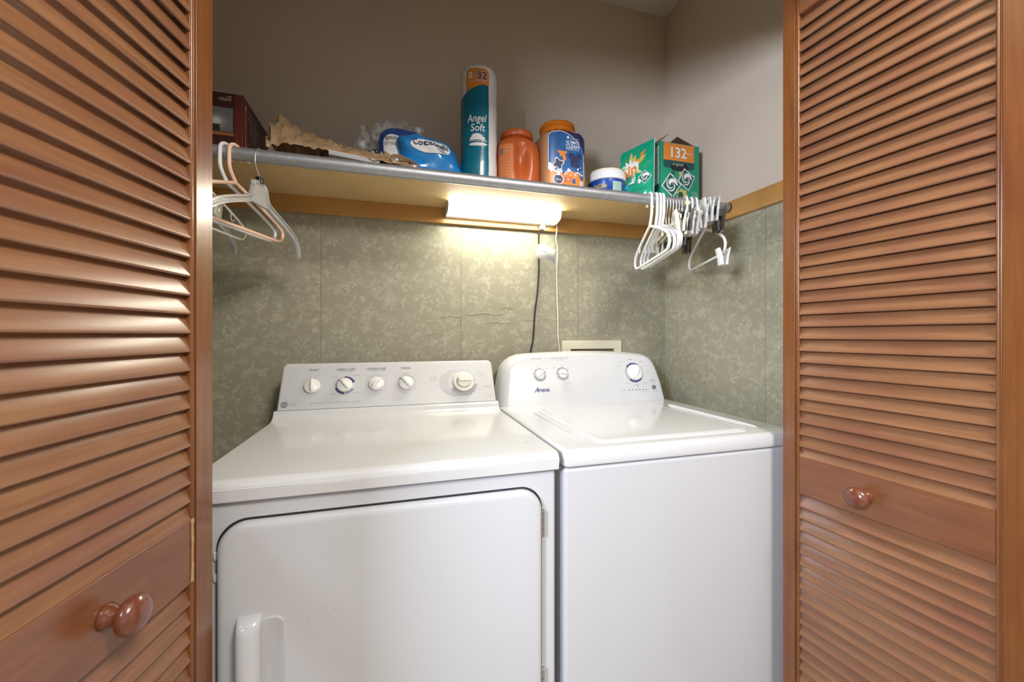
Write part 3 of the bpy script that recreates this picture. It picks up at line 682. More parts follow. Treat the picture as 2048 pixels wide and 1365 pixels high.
# --- lamp carton
bx = empty('lamp_carton', (-.515, 1.385, S), 0, 'dark red cardboard carton with a glowing wall lamp pictured, at left end of shelf', 'box')
x0, x1, y0, y1, hz = -.63, -.405, 1.273, 1.50, .159
b = MB().mat('box_maroon').box(x0, x1, y0, y1, S, S+hz); cr = b.build('carton', bx, bevel=.0015)
Ff = frame((x0, y0, S), (1, 0, 0), (0, 0, 1)); Fs = frame((x1, y0, S), (0, 1, 0), (0, 0, 1))
b = MB().mat('box_red').drect(Ff, x1-x0-.020, x1-x0-.001, .001, hz-.002)
b.mat('box_amber').drect(Ff, .02, x1-x0-.022, .042, .050, .0005).mat('box_photo_grey').drect(Ff, .04, x1-x0-.024, .052, .118, .0005)
for r, mt in ((.028, 'card_dim'), (.022, 'card_mid'), (.016, 'card_glow'), (.010, 'paper_grey')): b.mat(mt).ddisc(Ff, .162, .080, r, .0006+.0001*(.04-r)*100, 24, ry=.8)
b.mat('print_black').drect(Ff, .146, .170, .053, .070, .0016).mat('print_pale').drect(Ff, .1445, .146, .053, .070, .0016)
b.mat('box_text').text(Ff, '195645', .182, .141, .013, wid=.030).text(Ff, 'ITEM', .192, .149, .006)
b.build('carton_print', cr, smooth=False, recalc=False); b = MB()
b.mat('box_red').drect(Fs, .001, .040, .001, hz-.001, .0004).mat('box_gold').text(Fs, 'PORTFOLIO', .0185, .070, .020, rot=PI/2, wid=.112).ddisc(Fs, .0185, .133, .006, .0006, 16, ry=1)
for t, u, v, sz in (('Outdoor Square', .078, .132, .011), ('Wall Lantern', .076, .117, .014), ('Energy efficient LED', .086, .104, .009), ('Applique murale', .083, .092, .009), ('Farol de pared', .080, .080, .009), ('Dusk to dawn', .078, .068, .008)):
    b.mat('box_text').text(Fs, t, u, v, sz)
b.mat('box_photo_grey').drect(Fs, .165, .205, .02, .07); b.build('carton_print', cr, smooth=False, recalc=False)

# --- crumpled brown bag with booklet
def crumple(x, y, sc_=18, seed=0):
    q = Vector((x*sc_, y*sc_, seed)); return abs(noise.noise(q))*1.0+.5*abs(noise.noise(q*2.3))+.25*noise.noise(q*5)
b = MB().mat('bag_brown'); nx, ny = 90, 34; V_ = []
for j in range(ny+1):
    for i in range(nx+1):
        f = i/nx; g = j/ny; x = -.345+.385*f+.012*noise.noise(Vector((g*5, 3, 1))); y = 1.262+.16*g+.01*noise.noise(Vector((f*9, 1, 4)))
        crest = (.080*(1-f)**1.1+.074-.016*f)*(.55 if f < .03 else 1)
        env = math.sin(PI*min(1, max(0, g*.92+.05)))**.75
        z = S+.003+crest*env*(.60+.55*crumple(x, y, 14, 2))+.004*noise.noise(Vector((x*90, y*90, 0)))
        if f < .10: z += .012*abs(math.sin(g*22))*(1-f/.1)
        V_.append((x-.02*env*(1-f)*(z-S)/.1, y, max(S+.001, z)))
b.add(V_, [(j*(nx+1)+i, j*(nx+1)+i+1, (j+1)*(nx+1)+i+1, (j+1)*(nx+1)+i) for j in range(ny) for i in range(nx)])
bag = b.build('plastic_bag', solid=.0008, angle=50); tag(bag, 'crumpled brown plastic shopping bag lying on the shelf beside the carton', 'bag')
b = MB().mat('bag_brown'); lp = []
for i in range(21):
    a = 2*PI*i/20; lp.append(Vector((.028+.038*math.cos(a), 1.262+.006*math.sin(a*2), S+.022+.011*math.sin(a)-.008*math.cos(a))))
b.tube(lp[:-1], 1, closed=True, sect=((.005, .0015), (-.005, .0015), (-.005, -.0015), (.005, -.0015))); b.build('bag_handle', bag)
b = MB().mat('paper_grey'); R = Matrix.Translation((-.115, 1.266, S+.018)) @ Matrix.Rotation(math.radians(3), 4, 'Y') @ Matrix.Rotation(math.radians(6), 4, 'Z')
b.box(-.070, .070, -.006, .05, -.006, .004, R).mat('paper_white').box(-.071, .071, -.0065, .05, .004, .0060, R)
bk = b.build('booklet', bevel=.0006); tag(bk, 'grey and white booklet poking from the brown bag', 'booklet')

# --- superellipsoid blobs for the soft packs
def blob_fn(c, r, e1, e2, amp, sc_, seed, lean=(0, 0), zmin=None):
    def sg(a, e): return math.copysign(abs(a)**e, a)
    def F(th, ph, off=0):   # th around z, ph elevation
        cx, cy, cz = sg(math.cos(ph), e1)*sg(math.cos(th), e2), sg(math.cos(ph), e1)*sg(math.sin(th), e2), sg(math.sin(ph), e1)
        p = Vector((cx*r[0], cy*r[1], cz*r[2])); d = Vector((cx/r[0], cy/r[1], cz/r[2])).normalized()
        q = Vector((p.x*sc_, p.y*sc_, p.z*sc_+seed))
        p += d*(amp*(noise.noise(q)+.5*noise.noise(q*2.1)-.6*abs(noise.noise(q*1.4+Vector((9, 9, 9)))))+off)
        p += Vector((lean[0]*p.z, lean[1]*p.z, 0))+Vector(c)
        if zmin is not None: p.z = max(zmin+off*.1, p.z)
        return p
    return F
def blob_mesh(mb, F, nu=48, nv=28, ph0=-PI/2, ph1=PI/2):
    rings = [[F(2*PI*i/nu, ph0+(ph1-ph0)*(j+.02)/(nv+.04)) for i in range(nu)] for j in range(nv+1)]
    return mb.loft(rings)
def bdecal(F, th0, ph0): return lambda u, v, off=0: F(th0+u, ph0+v, off)

# blue bath tissue pack
cp = at(862, 320, 1.335)
t1 = empty('bath_tissue_pack', (cp.x, 1.335, S), 0, 'slumped bright blue bath tissue pack, in front beside the tall teal pack', 'tissue pack')
FB = blob_fn((cp.x-.006, 1.335, S+.056), (.100, .068, .078), .75, .7, .014, 13, 3, (-.35, 0), S)
b = MB().mat('pack_blue'); blob_mesh(b, FB, 64, 36); pk = b.build('wrapper', t1, angle=80)
D = bdecal(FB, -PI/2+.05, .22)
b = MB().mat('pack_white').ddisc(D, .10, .08, .56, .0018, 48, ry=.5, rings=9).mat('pack_navy').text(D, 'Cottonelle', .10, .14, .34, off=.0045, rot=-.12, bold=.012, wid=.90)
b.mat('pack_royal').text(D, 'ULTRA', .22, -.06, .09, off=.0045).text(D, 'CLEAN', .22, -.14, .10, off=.0045, bold=.01)
b.build('wrapper_print', pk, smooth=False, recalc=False)
# royal blue pack in clear film
cp2 = at(803, 292, 1.385)
t2 = empty('tissue_pack_in_clear_film', (cp2.x, 1.40, S), 0, 'royal blue tissue pack inside a rumpled clear plastic bag with yellow label', 'tissue pack')
FR = blob_fn((cp2.x+.006, 1.372, S+.074), (.080, .055, .090), .6, .6, .006, 16, 8, (-.05, 0), S)
b = MB().mat('pack_royal'); blob_mesh(b, FR, 48, 28); rp = b.build('roll_wrapper', t2, angle=80)
D = bdecal(FR, -PI/2-.28, .05)
b = MB().mat('label_white').ddisc(D, 0, 0, .42, .0014, 36, ry=1.0, rings=8).mat('card_brown').text(D, 'Family', 0, .20, .22, off=.0035, bold=.012).text(D, 'SOFT TOUCH', 0, .06, .10, off=.0035).text(D, 'bath tissue', 0, -.10, .11, off=.0035)
D2 = bdecal(FR, -PI/2+.55, .42)
b.mat('pack_navy').drect(D2, -.22, .75, -.32, .30, .0009, 8).mat('pack_yellow').drect(D2, -.20, .18, -.22, .24, .0014, 5).text(D2, 'MEGA', .42, .02, .17, off=.002, bold=.01).mat('print_black').text(D2, 'VALUE', -.01, -.06, .11, off=.003, bold=.01)
b.mat('label_red').drect(D2, -.20, .1, -.46, -.34, .0012, 4)
b.build('wrapper_print', rp, smooth=False, recalc=False)
FK = blob_fn((-.052, 1.335, S+.052), (.036, .03, .024), .8, .8, .006, 40, 5, (0, 0), S)
b = MB().mat('pack_navy'); blob_mesh(b, FK, 32, 18); kn = b.build('twisted_end', t2, angle=80)
b = MB().mat('pack_yellow').text(bdecal(FK, -PI/2, .2), 'VALUE', 0, 0, .62, off=.001, bold=.02); b.build('end_print', kn, smooth=False, recalc=False)
FC = blob_fn((cp2.x+.012, 1.425, S+.100), (.100, .075, .118), .8, .8, .022, 20, 12, (-.15, 0), S+.002)
b = MB().mat('film_clear'); blob_mesh(b, FC, 90, 50); b.build('clear_film', t2, angle=80)
FC2 = blob_fn((-.050, 1.41, S+.142), (.064, .050, .066), .9, .9, .026, 26, 15, (.1, 0), S+.002)
b = MB().mat('film_clear'); blob_mesh(b, FC2, 80, 44); b.build('clear_film', t2, angle=80)

# --- tall teal and white roll pack
cx, cy, rr = .2705, 1.325, .0605; hh = .374
t3 = empty('toilet_roll_pack', (cx, cy, S), 0, 'tall stack of wrapped toilet rolls, teal and white, tallest thing on the shelf', 'toilet roll pack')
b = MB().mat('pack_white')
def rad(z, th): return rr*(1+.012*math.cos(z*2*PI/.0935-PI)+.012*noise.noise(Vector((math.cos(th)*2, math.sin(th)*2, z*14))))
prof = [(.0001, 0)]+[(rr*.92, .001)]+[(rr, .006+(.352)*i/40) for i in range(41)]+[(rr*.975, hh-.009), (rr*.90, hh-.003), (rr*.75, hh+.002), (rr*.4, hh+.003), (rr*.12, hh-.002), (.0001, hh-.003)]
rings = []
for r, z in prof:
    rings.append([(cx+(r/rr)*rad(z, 2*PI*k/64)*math.cos(2*PI*k/64), cy+(r/rr)*rad(z, 2*PI*k/64)*math.sin(2*PI*k/64), S+z+(.004*noise.noise(Vector((k*.5, 1, 1))) if z > hh-.01 else 0)) for k in range(64)])
b.loft(rings, True, False); rl = b.build('wrapped_rolls', t3, angle=60)
TH0 = math.atan2(-1, -.20)   # direction of the printed side (towards the room)
def FT3(u, v, off=0):
    th = TH0+u/rr; r = rad(v, th)+off; return Vector((cx+r*math.cos(th), cy+r*math.sin(th), S+v))
b = MB().mat('pack_teal')
ul, ur = -.088, .0335
for i in range(30):
    ua, ub = ul+(ur-ul)*i/30, ul+(ur-ul)*(i+1)/30
    def tp(u): return .275+.028*min(1, max(0, (u+.06)/.075))**.8
    n_ = 12
    vs_ = []
    for j in range(n_+1): vs_ += [FT3(ua, .004+(tp(ua)-.004)*j/n_, .0007), FT3(ub, .004+(tp(ub)-.004)*j/n_, .0007)]
    b.add(vs_, [(2*j, 2*j+1, 2*j+3, 2*j+2) for j in range(n_)])
b.mat('pack_orange')
for i in range(16):
    ua, ub = -.044+(ur+.044)*i/16, -.044+(ur+.044)*(i+1)/16
    def te(u):
        k = min(1, max(0, min(u+.044, ur-u)/.014)); return .343+.012*math.sqrt(max(0, 1-(1-k)**2))
    vs_ = []
    for j in range(9): vs_ += [FT3(ua, tp(ua)-.001+(te(ua)-tp(ua)+.001)*j/8, .0007), FT3(ub, tp(ub)-.001+(te(ub)-tp(ub)+.001)*j/8, .0007)]
    b.add(vs_, [(2*j, 2*j+1, 2*j+3, 2*j+2) for j in range(8)])
b.drect(FT3, -.086, -.078, .105, .14, .0012, 2)
b.mat('label_white').text(FT3, '8', -.027, .333, .030, off=.0016, bold=.015, sy=1).text(FT3, '=', -.0135, .331, .014, off=.0016)
b.text(FT3, '32', .0105, .331, .036, off=.0014, bold=.035).mat('pack_navy').text(FT3, '32', .0105, .331, .034, off=.0019, bold=.008)
b.mat('label_white').text(FT3, 'MEGA ROLLS = REGULAR ROLLS', -.005, .313, .006, off=.0016, wid=.05)
b.text(FT3, 'Angel', -.007, .190, .034, off=.0016, bold=.012, shear=.15, wid=.064).text(FT3, 'Soft', -.003, .163, .034, off=.0016, bold=.012, shear=.1, wid=.046)
b.ddisc(FT3, -.006, .133, .018, .0013, ry=.62).ddisc(FT3, -.017, .127, .012, .0014, ry=.55).ddisc(FT3, .008, .127, .012, .0014, ry=.55).ddisc(FT3, -.002, .110, .030, .0013, ry=.18)
b.mat('pack_teal').drect(FT3, -.032, .030, .117, .124, .0020, 8).mat('label_white').text(FT3, 'SOFT & STRONG', -.001, .1205, .0075, off=.0024, bold=.01, wid=.055)
b.build('wrapper_print', rl, smooth=True, recalc=False)

# --- orange jug with moulded grip
def jar(mb, cx, cy, z0, prof, sx, sy, e=.75, seg=56, fn=None):
    rings = []
    for r, z in prof:
        ring = []
        for k in range(seg):
            t = 2*PI*k/seg; c_, s_ = math.cos(t), math.sin(t)
            ex = e if not isinstance(r, tuple) else r[1]; r0 = r if not isinstance(r, tuple) else r[0]
            p = Vector((math.copysign(abs(c_)**ex, c_)*r0*sx, math.copysign(abs(s_)**ex, s_)*r0*sy, z))
            if fn: p = fn(p, t)
            ring.append((cx+p.x, cy+p.y, z0+p.z))
        rings.append(ring)
    return mb.loft(rings)
jc = (.4105, 1.345)
t4 = empty('orange_detergent_tub', (jc[0], jc[1], S), 0, 'plain burnt orange plastic tub with moulded hand grip, right of the tall rolls', 'detergent tub')
def grip(p, t):   # vertical dent and rib on the front right: the hand hold
    a = math.degrees(t) % 360; k = math.exp(-((a-270)/9)**2)*math.exp(-((p.z-.085)/.052)**4)
    k2 = math.exp(-((a-296)/12)**2)*math.exp(-((p.z-.085)/.06)**4)
    f = 1-.42*k+.05*k2; return Vector((p.x*(1-.02*k), p.y*f, p.z))
b = MB().mat('jug_orange')
jar(b, jc[0], jc[1], S, [(.001, 0), (.88, .0), (.95, .004), (.985, .02), (1.0, .06), (1.0, .10), (.98, .125), (.93, .145), (.85, .158), ((.74, .9), .167), ((.67, 1), .171), ((.665, 1), .174)], .0785, .066, .72, 96, grip)
jb = b.build('tub_body', t4, angle=60)
b = MB().mat('jug_orange'); jar(b, jc[0], jc[1], S, [(.70, .1735), (.72, .175), (.72, .190), (.70, .194), (.60, .196), (.001, .196)], .0785, .0785, 1.0, 56); b.build('lid', t4, angle=50)
def FJ(u, v, off=0):
    th = math.radians(232)+u/.07; c_, s_ = math.cos(th), math.sin(th); e = .72
    p = Vector((math.copysign(abs(c_)**e, c_)*.0785, math.copysign(abs(s_)**e, s_)*.066, v)); p = p+Vector((c_, s_, 0))*(off+.0006); return Vector((jc[0]+p.x, jc[1]+p.y, S+v))
b = MB().mat('jug_label').drect(FJ, -.034, .026, .012, .135, .0003, 14)
b.mat('jug_print').text(FJ, 'free & clear', .008, .11, .008, off=.0012).text(FJ, 'laundry', .014, .120, .010, off=.0012)
for k in range(7): b.text(FJ, 'to use place pack in drum', -.002, .085-k*.011, .0062, off=.0012, wid=.046)
b.mat('print_dark').drect(FJ, -.026, -.010, .100, .118, .0010, 3); b.build('label', jb, recalc=False)

# --- blue and amber pod tub
pc = (.568, 1.345)
t5 = empty('detergent_pod_tub', (pc[0], pc[1], S), 0, 'amber pod tub with big blue label and orange screw lid, centre right of shelf', 'detergent tub')
b = MB().mat('tub_amber')
jar(b, pc[0], pc[1], S, [(.001, 0), (.9, 0), (.97, .004), (1, .015), (1, .165), (.985, .18), (.93, .193), ((.82, .7), .200), ((.72, .95), .205), ((.70, 1), .210)], .084, .072, .42, 96)
tb5 = b.build('tub_body', t5, angle=50)
b = MB().mat('lid_orange'); jar(b, pc[0]-.004, pc[1], S, [(.058, .2085), (.0625, .210), (.0625, .223), (.0605, .2245), (.0605, .2265), (.0640, .228), (.0640, .239), (.0615, .243), (.05, .2445), (.0001, .2445)], 1, 1, 1, 56); b.build('screw_lid', t5, angle=40)
ffy = pc[1]-.072
def FP(u, v, off=0):   # front face: superellipse, nearly flat
    x = u/.084; x = max(-.9999, min(.9999, x)); y = -.072*(max(0, 1-abs(x)**(2/.42)))**(.42/2)
    return Vector((pc[0]+u, pc[1]+y-off-.0004, S+v))
def fill(mb, mt, F, xs, lo, hi, off, nv=8):
    mb.mat(mt)
    for a, c_ in zip(xs, xs[1:]):
        vs_ = []
        for j in range(nv+1): vs_ += [F(a, lo(a)+(hi(a)-lo(a))*j/nv, off), F(c_, lo(c_)+(hi(c_)-lo(c_))*j/nv, off)]
        mb.add(vs_, [(2*j, 2*j+1, 2*j+3, 2*j+2) for j in range(nv)])
b = MB(); xs = [-.066+.140*i/32 for i in range(33)]
fill(b, 'pack_navy', FP, [x for x in xs if x > -.02], lambda u: .10, lambda u: .197-.022*max(0, (u-.045)/.03)**2, .0002)
xs2 = [-.064+.130*i/36 for i in range(37)]
def arc_hi(u): return .197-.004*((.02-u)/.05 if u < -.03 else 0)-(.10*(1-math.sqrt(max(0, 1-((u+.035)/.105)**2))) if u > -.035 else 0)-(.012*max(0, (-.05-u)/.014)**2)
def wv(u): return .060+.010*math.sin(u*70)+.006*math.sin(u*190)-.012*(u/.06)
fill(b, 'label_white', FP, [-.066+.1345*i/36 for i in range(37)], lambda u: .05, lambda u: arc_hi(min(.066, u))+.0022, .0003)
fill(b, 'label_blue', FP, xs2, wv, lambda u: arc_hi(u), .0005)
fill(b, 'pack_orange', FP, [-.066+.14*i/30 for i in range(31)], lambda u: .004, lambda u: .058+.006*math.sin(u*60), .0004)
for k in range(46):
    u_, v_ = random.uniform(-.058, .062), random.gauss(.058, .008); b.mat('label_white').ddisc(FP, u_, v_, random.uniform(.001, .0035), .0008, 8, rings=1)
def podshape(F, cu, cv, r, mt, off):
    b.mat(mt).dpoly(F, [(cu+r*(1+.25*math.cos(4*t))*math.cos(t+.4), cv+r*(1+.25*math.cos(4*t))*math.sin(t+.4)) for t in [2*PI*k/32 for k in range(32)]], off)
podshape(FP, -.030, .083, .0185, 'label_white', .0010); podshape(FP, -.030, .083, .0150, 'pack_navy', .0013)
b.mat('pack_orange').dpoly(FP, [(-.036, .130), (.004, .128), (.000, .122), (-.006, .120), (.000, .100), (-.010, .093), (-.016, .112), (-.024, .108), (-.026, .118)], .0012)
b.mat('pack_navy').dpoly(FP, [(.010, .124), (.052, .126), (.060, .113), (.050, .105), (.048, .078), (.016, .076), (.014, .104), (.006, .112)], .0012)
b.mat('label_white').dpoly(FP, [(.000, .178), (.0055, .1835), (.011, .178), (.0055, .1715)], .0012).text(FP, "Member's Mark", .030, .1745, .0065, off=.0012, wid=.034)
b.text(FP, 'ULTIMATE', .023, .1620, .0145, off=.0013, bold=.02, wid=.050).text(FP, 'CLEAN', .023, .1480, .0185, off=.0013, bold=.02, wid=.050).text(FP, 'POWER PACS', .023, .1370, .007, off=.0013, wid=.050)
b.mat('label_white').ddisc(FP, -.030, .030, .0195, .0009, ry=.9).mat('pack_navy').ddisc(FP, -.030, .030, .0165, .0012, ry=.9).mat('label_white').text(FP, 'Ultra', -.030, .029, .011, off=.0016)
b.ddisc(FP, -.030, .048, .006, .0014).mat('label_red').drect(FP, -.006, .016, .024, .040, .0012, 2).mat('label_white').text(FP, '130', .005, .033, .010, off=.0016, bold=.01).text(FP, 'PACS', .005, .026, .004, off=.0016)
b.mat('label_blue').drect(FP, .022, .034, .020, .036, .0012, 2).mat('label_white').drect(FP, .050, .064, .012, .030, .0012, 2).mat('print_dark')
for k in range(5): b.drect(FP, .051, .063, .013+k*.0034, .0145+k*.0034, .0015)
b.build('label', tb5, recalc=False, angle=80)
b = MB().mat('green_leaf')
def FL(u, v, off=0): return Vector((pc[0]-.084-.0006-off, pc[1]+u, S+v))
b.mat('print_dark')
for k in range(12): b.text(FL, 'directions for use', .004, .150-k*.0085, .006, wid=.05, off=.0004)
b.build('side_print', tb5, smooth=False, recalc=False)

# --- blue and white round tub
tc_ = (.764, 1.345)
t6 = empty('round_cleaner_tub', (tc_[0], tc_[1], S), 0, 'low round white tub with blue label, left of the green pouch', 'tub')
b = MB().mat('tub_blue').lathe([(.0001, 0), (.060, 0), (.064, .004), (.067, .062)], Matrix.Translation((tc_[0], tc_[1], S)), 48, False); tb6 = b.build('tub_body', t6, angle=50)
b = MB().mat('plastic_white').lathe([(.068, .060), (.0715, .062), (.071, .066), (.0705, .086), (.066, .0945)], Matrix.Translation((tc_[0], tc_[1], S)), 48, False).mat('lid_yellow').lathe([(.066, .0945), (.0665, .0975), (.064, .099), (.0001, .099)], Matrix.Translation((tc_[0], tc_[1], S)), 48, False); b.build('lid', t6, angle=50)
def FTb(u, v, off=0):
    th = math.radians(250)+u/.066; r = .0645+.0025*v/.062+off; return Vector((tc_[0]+r*math.cos(th), tc_[1]+r*math.sin(th), S+v))
b = MB().mat('green_pale').drect(FTb, .012, .050, .010, .050, .0008, 6)
b.mat('print_dark')
for k in range(7): b.text(FTb, 'mix well with warm water', .031, .046-k*.0055, .0042, off=.0014, wid=.034)
b.mat('pack_yellow').text(FTb, 'OxiClean', -.035, .035, .022, off=.001, bold=.02, wid=.05); b.build('label', tb6, smooth=False, recalc=False)

# --- green pouch
pR0 = at(1306, 396, 1.268); pL0 = at(1246, 385, 1.33); 
t7 = empty('detergent_pouch', ((pR0.x+pL0.x)/2, 1.33, S), 0, 'green stand-up pouch with orange lettering, leaning beside the green carton', 'pouch')
PR = Vector((.917, 1.268)); PL = Vector((.818, 1.335))
wd = (PR-PL).length; eu = (PR-PL).normalized()
def top_h(f): return .182+.048*f-.012*max(0, (.08-f)/.08)**2
def FG(u, v, off=0):   # u 0..1 left to right, v 0..1 up
    h_ = top_h(u); bulge = .020*math.sin(PI*min(1, max(0, u)))**.7*(1-v)**.8*(1 if v > .02 else .8)
    P = PL.lerp(PR, u); nrm = Vector((eu.y, -eu.x)); fold = .0025*noise.noise(Vector((u*6, v*8, 3)))
    P = P+nrm*(bulge+fold+off)-nrm*.014*v
    return Vector((P.x+.006*v*(u-.3), P.y, S+h_*v))
def FGb(u, v):
    h_ = top_h(u); nrm = Vector((eu.y, -eu.x)); bulge = .040*math.sin(PI*u)**.7*(1-v)**.7
    P = PL.lerp(PR, u)-nrm*(bulge+.0015)-nrm*.014*v; return Vector((P.x+.006*v*(u-.3), P.y, S+h_*v))
b = MB().mat('green_pouch'); n_ = 22
b.add([FG(i/n_, j/n_) for j in range(n_+1) for i in range(n_+1)], [(j*(n_+1)+i, j*(n_+1)+i+1, (j+1)*(n_+1)+i+1, (j+1)*(n_+1)+i) for j in range(n_) for i in range(n_)])
b.add([FGb(i/n_, j/n_) for j in range(n_+1) for i in range(n_+1)], [(j*(n_+1)+i, j*(n_+1)+i+1, (j+1)*(n_+1)+i+1, (j+1)*(n_+1)+i) for j in range(n_) for i in range(n_)])
pbm = b
for (u_, ) in ((0,), (1,)):   # close the side seams
    vs_ = []
    for j in range(n_+1): vs_ += [FG(u_, j/n_), FGb(u_, j/n_)]
    b.add(vs_, [(2*j, 2*j+1, 2*j+3, 2*j+2) for j in range(n_)])
vs_ = []
for i in range(n_+1): vs_ += [FG(i/n_, 1), FGb(i/n_, 1)]
b.add(vs_, [(2*j, 2*j+1, 2*j+3, 2*j+2) for j in range(n_)])
pch = b.build('pouch_body', t7, angle=60, recalc=False)
b = MB().mat('label_white')
vs_ = []
for j in range(n_+1): vs_ += [FG(.985, j/n_, .0008), FG(1.0, j/n_, .0008)]
b.add(vs_, [(2*j, 2*j+1, 2*j+3, 2*j+2) for j in range(n_)]); 
def petal(cu, cv, a, L, wdt, mt, off):
    c_, s_ = math.cos(a), math.sin(a); b.mat(mt).dpoly(FG, [(cu+(x*c_-y*s_), cv+(x*s_+y*c_)*.72) for x, y in ((.0, 0), (L*.35, wdt), (L*.75, wdt*.8), (L, 0), (L*.75, -wdt*.8), (L*.35, -wdt))], off)
for k, (a, L, mt) in enumerate(((.35, .50, 'green_leaf'), (-.1, .5, 'green_leaf'), (.75, .62, 'pack_orange'), (1.15, .40, 'gold_flower'), (1.5, .48, 'gold_flower'), (1.95, .42, 'green_leaf'), (2.5, .30, 'lime'), (.55, .55, 'gold_flower'), (-.45, .38, 'lime'))): petal(.30, .58, a, L, .055, mt, .0008+k*.0001)
b.mat('label_white').dpoly(FG, [(.27+.17*(1+.35*math.cos(9*t))*math.cos(t), .62+.12*(1+.35*math.cos(9*t))*math.sin(t)) for t in [2*PI*k/54 for k in range(54)]], .0020)
b.mat('green_pale').dpoly(FG, [(.03, .24), (.45, .33), (.45, .55), (.03, .44)], .0018)
b.mat('label_white').dpoly(FG, [(.02, .43), (.50, .50), (.54, .57), (.52, .70), (.02, .62)], .0024).mat('pack_orange').text(FG, 'ain', .26, .545, .36, off=.0032, bold=.03, wid=.46, rot=.13, shear=.12, sy=.85)
b.mat('print_dark').text(FG, 'flings!', .25, .405, .22, off=.0026, bold=.005, wid=.42, rot=.13, shear=.2, sy=.5)
b.mat('label_white').dpoly(FG, [(.02, .20), (.60, .27), (.60, .35), (.3, .31), (.02, .27)], .0016).mat('sky_label').dpoly(FG, [(.02, .175), (.22, .20), (.22, .29), (.02, .265)], .0022).mat('print_dark').text(FG, 'original', .40, .275, .10, off=.0026, rot=.1, sy=.7)
def swirl(F, cu, cv, r, off, ry=1, rot=0):
    b.mat('label_white').dpoly(F, [(cu+r*1.12*math.cos(rot+k*PI/2), cv+r*1.12*ry*math.sin(rot+k*PI/2)) for k in range(4)], off)
    b.mat('swirl_dark').dpoly(F, [(cu+r*math.cos(rot+k*PI/2), cv+r*ry*math.sin(rot+k*PI/2)) for k in range(4)], off+.0003)
    for a0, mt, w0 in ((0, 'label_white', .20), (2.2, 'green_pale', .10), (4.0, 'label_white', .07)):
        b.mat(mt); v = []
        for i in range(13):
            t = i/12; a = a0+t*3.4; q = r*.62*(1-t*.75); ww = r*w0*math.sin(PI*min(1, t*.9+.1)); v += [F(cu+(q+ww)*math.cos(a), cv+(q+ww)*ry*math.sin(a), off+.0006), F(cu+(q-ww)*math.cos(a), cv+(q-ww)*ry*math.sin(a), off+.0006)]
        b.add(v, [(2*i, 2*i+1, 2*i+3, 2*i+2) for i in range(12)])
swirl(FG, .72, .37, .18, .0022, ry=.62)
for k in range(4): b.mat('green_dark').dpoly(FG, [(.2, .07+k*.025), (.45, .10+k*.025), (.8, .11+k*.02), (.8, .114+k*.02), (.45, .106+k*.025), (.2, .074+k*.025)], .0012)
b.build('pouch_print', pch, smooth=False, recalc=False)
# the flat green refill behind it
b = MB().mat('green_leaf'); g0 = at(1232, 349, 1.45); b.add([(.80, 1.43, S), (.93, 1.43, S), (.93, 1.45, S+.165), (.885, 1.45, S+.168), (.80, 1.45, S+.105), (.80, 1.448, S), (.93, 1.448, S)], [(0, 1, 2, 3, 4), (5, 4, 3, 2, 6)])
g2 = b.build('folded_pouch', solid=.0015, smooth=False); tag(g2, 'folded dark green pouch standing behind the green detergent pouch', 'pouch')

# --- open green carton
bx0, bx1, by0, by1, bh = .961, 1.137, 1.290, 1.44, .227
t8 = empty('detergent_carton', ((bx0+bx1)/2, (by0+by1)/2, S), 0, 'open green cardboard carton of detergent packs with orange 132 banner', 'box')
b = MB().mat('green_box'); T_ = .0015
b.box(bx0, bx1, by0, by0+T_, S, S+bh).box(bx0, bx0+T_, by0+T_, by1-T_, S, S+bh).mat('card_brown').box(bx1-T_, bx1, by0+T_, by1-T_, S, S+bh).box(bx0, bx1, by1-T_, by1, S, S+bh).box(bx0, bx1, by0+T_, by1-T_, S, S+T_)
c8 = b.build('carton', t8)
for pts in (((bx0, by0+.02, S+bh), (bx0, by1, S+bh), (bx0+.050, by1, S+bh+.050), (bx0+.058, by0+.03, S+bh+.048)), ((bx1, by0+.01, S+bh), (bx1, by1, S+bh), (bx1-.07, by1, S+bh+.042), (bx1-.085, by0+.02, S+bh+.038)),
            ((bx0+.004, by1, S+bh), (bx1-.004, by1, S+bh), (bx1-.01, by1+.03, S+bh+.03), (bx0+.01, by1+.03, S+bh+.03))):
    b = MB().mat('card_brown').add(pts, [(0, 1, 2, 3)]); b.build('flap', t8, solid=.0016, smooth=False)
Fx = frame((bx0, by0, S), (1, 0, 0), (0, 0, 1)); Wb = bx1-bx0
b = MB().mat('green_dark').dpoly(Fx, rrect(.012, Wb-.024, .130, bh-.002, .012, 5, (0, 0, 1, 1)), .0003).mat('pack_orange').drect(Fx, .013, Wb-.024, .160, bh-.002, .0006)
b.mat('label_white').text(Fx, '132', .082, .192, .054, off=.0009, bold=.015, wid=.070).text(Fx, 'PACS', .131, .192, .011, off=.0009)
b.mat('print_black').dpoly(Fx, rrect(.046, .124, .122, .152, .015, 8), .0009).mat('green_pale').text(Fx, 'original', .078, .146, .016, off=.0013, shear=.3, wid=.050)
b.mat('gold_flower')
for cu, cv, r in ((.098, .030, .024), (.105, .107, .022)): b.dpoly(Fx, [(cu+r*(1+.16*math.cos(7*t))*math.cos(t), cv+r*(1+.16*math.cos(7*t))*math.sin(t)) for t in [2*PI*k/56 for k in range(56)]], .0005)
b.mat('green_dark').ddisc(Fx, .090, .032, .012, .0009).ddisc(Fx, .055, .112, .009, .0007, ry=.7)
swirl(Fx, .048, .065, .040, .0014, ry=1.05, rot=.15); swirl(Fx, .116, .093, .036, .0014, ry=1.1, rot=.25)
b.mat('label_white')
for cu, cv in ((.151, .110), (.116, .014), (.052, .104)): b.dpoly(Fx, [(cu+.006*(1 if k % 2 == 0 else .25)*math.cos(k*PI/4), cv+.006*(1 if k % 2 == 0 else .25)*math.sin(k*PI/4)) for k in range(8)], .0008)
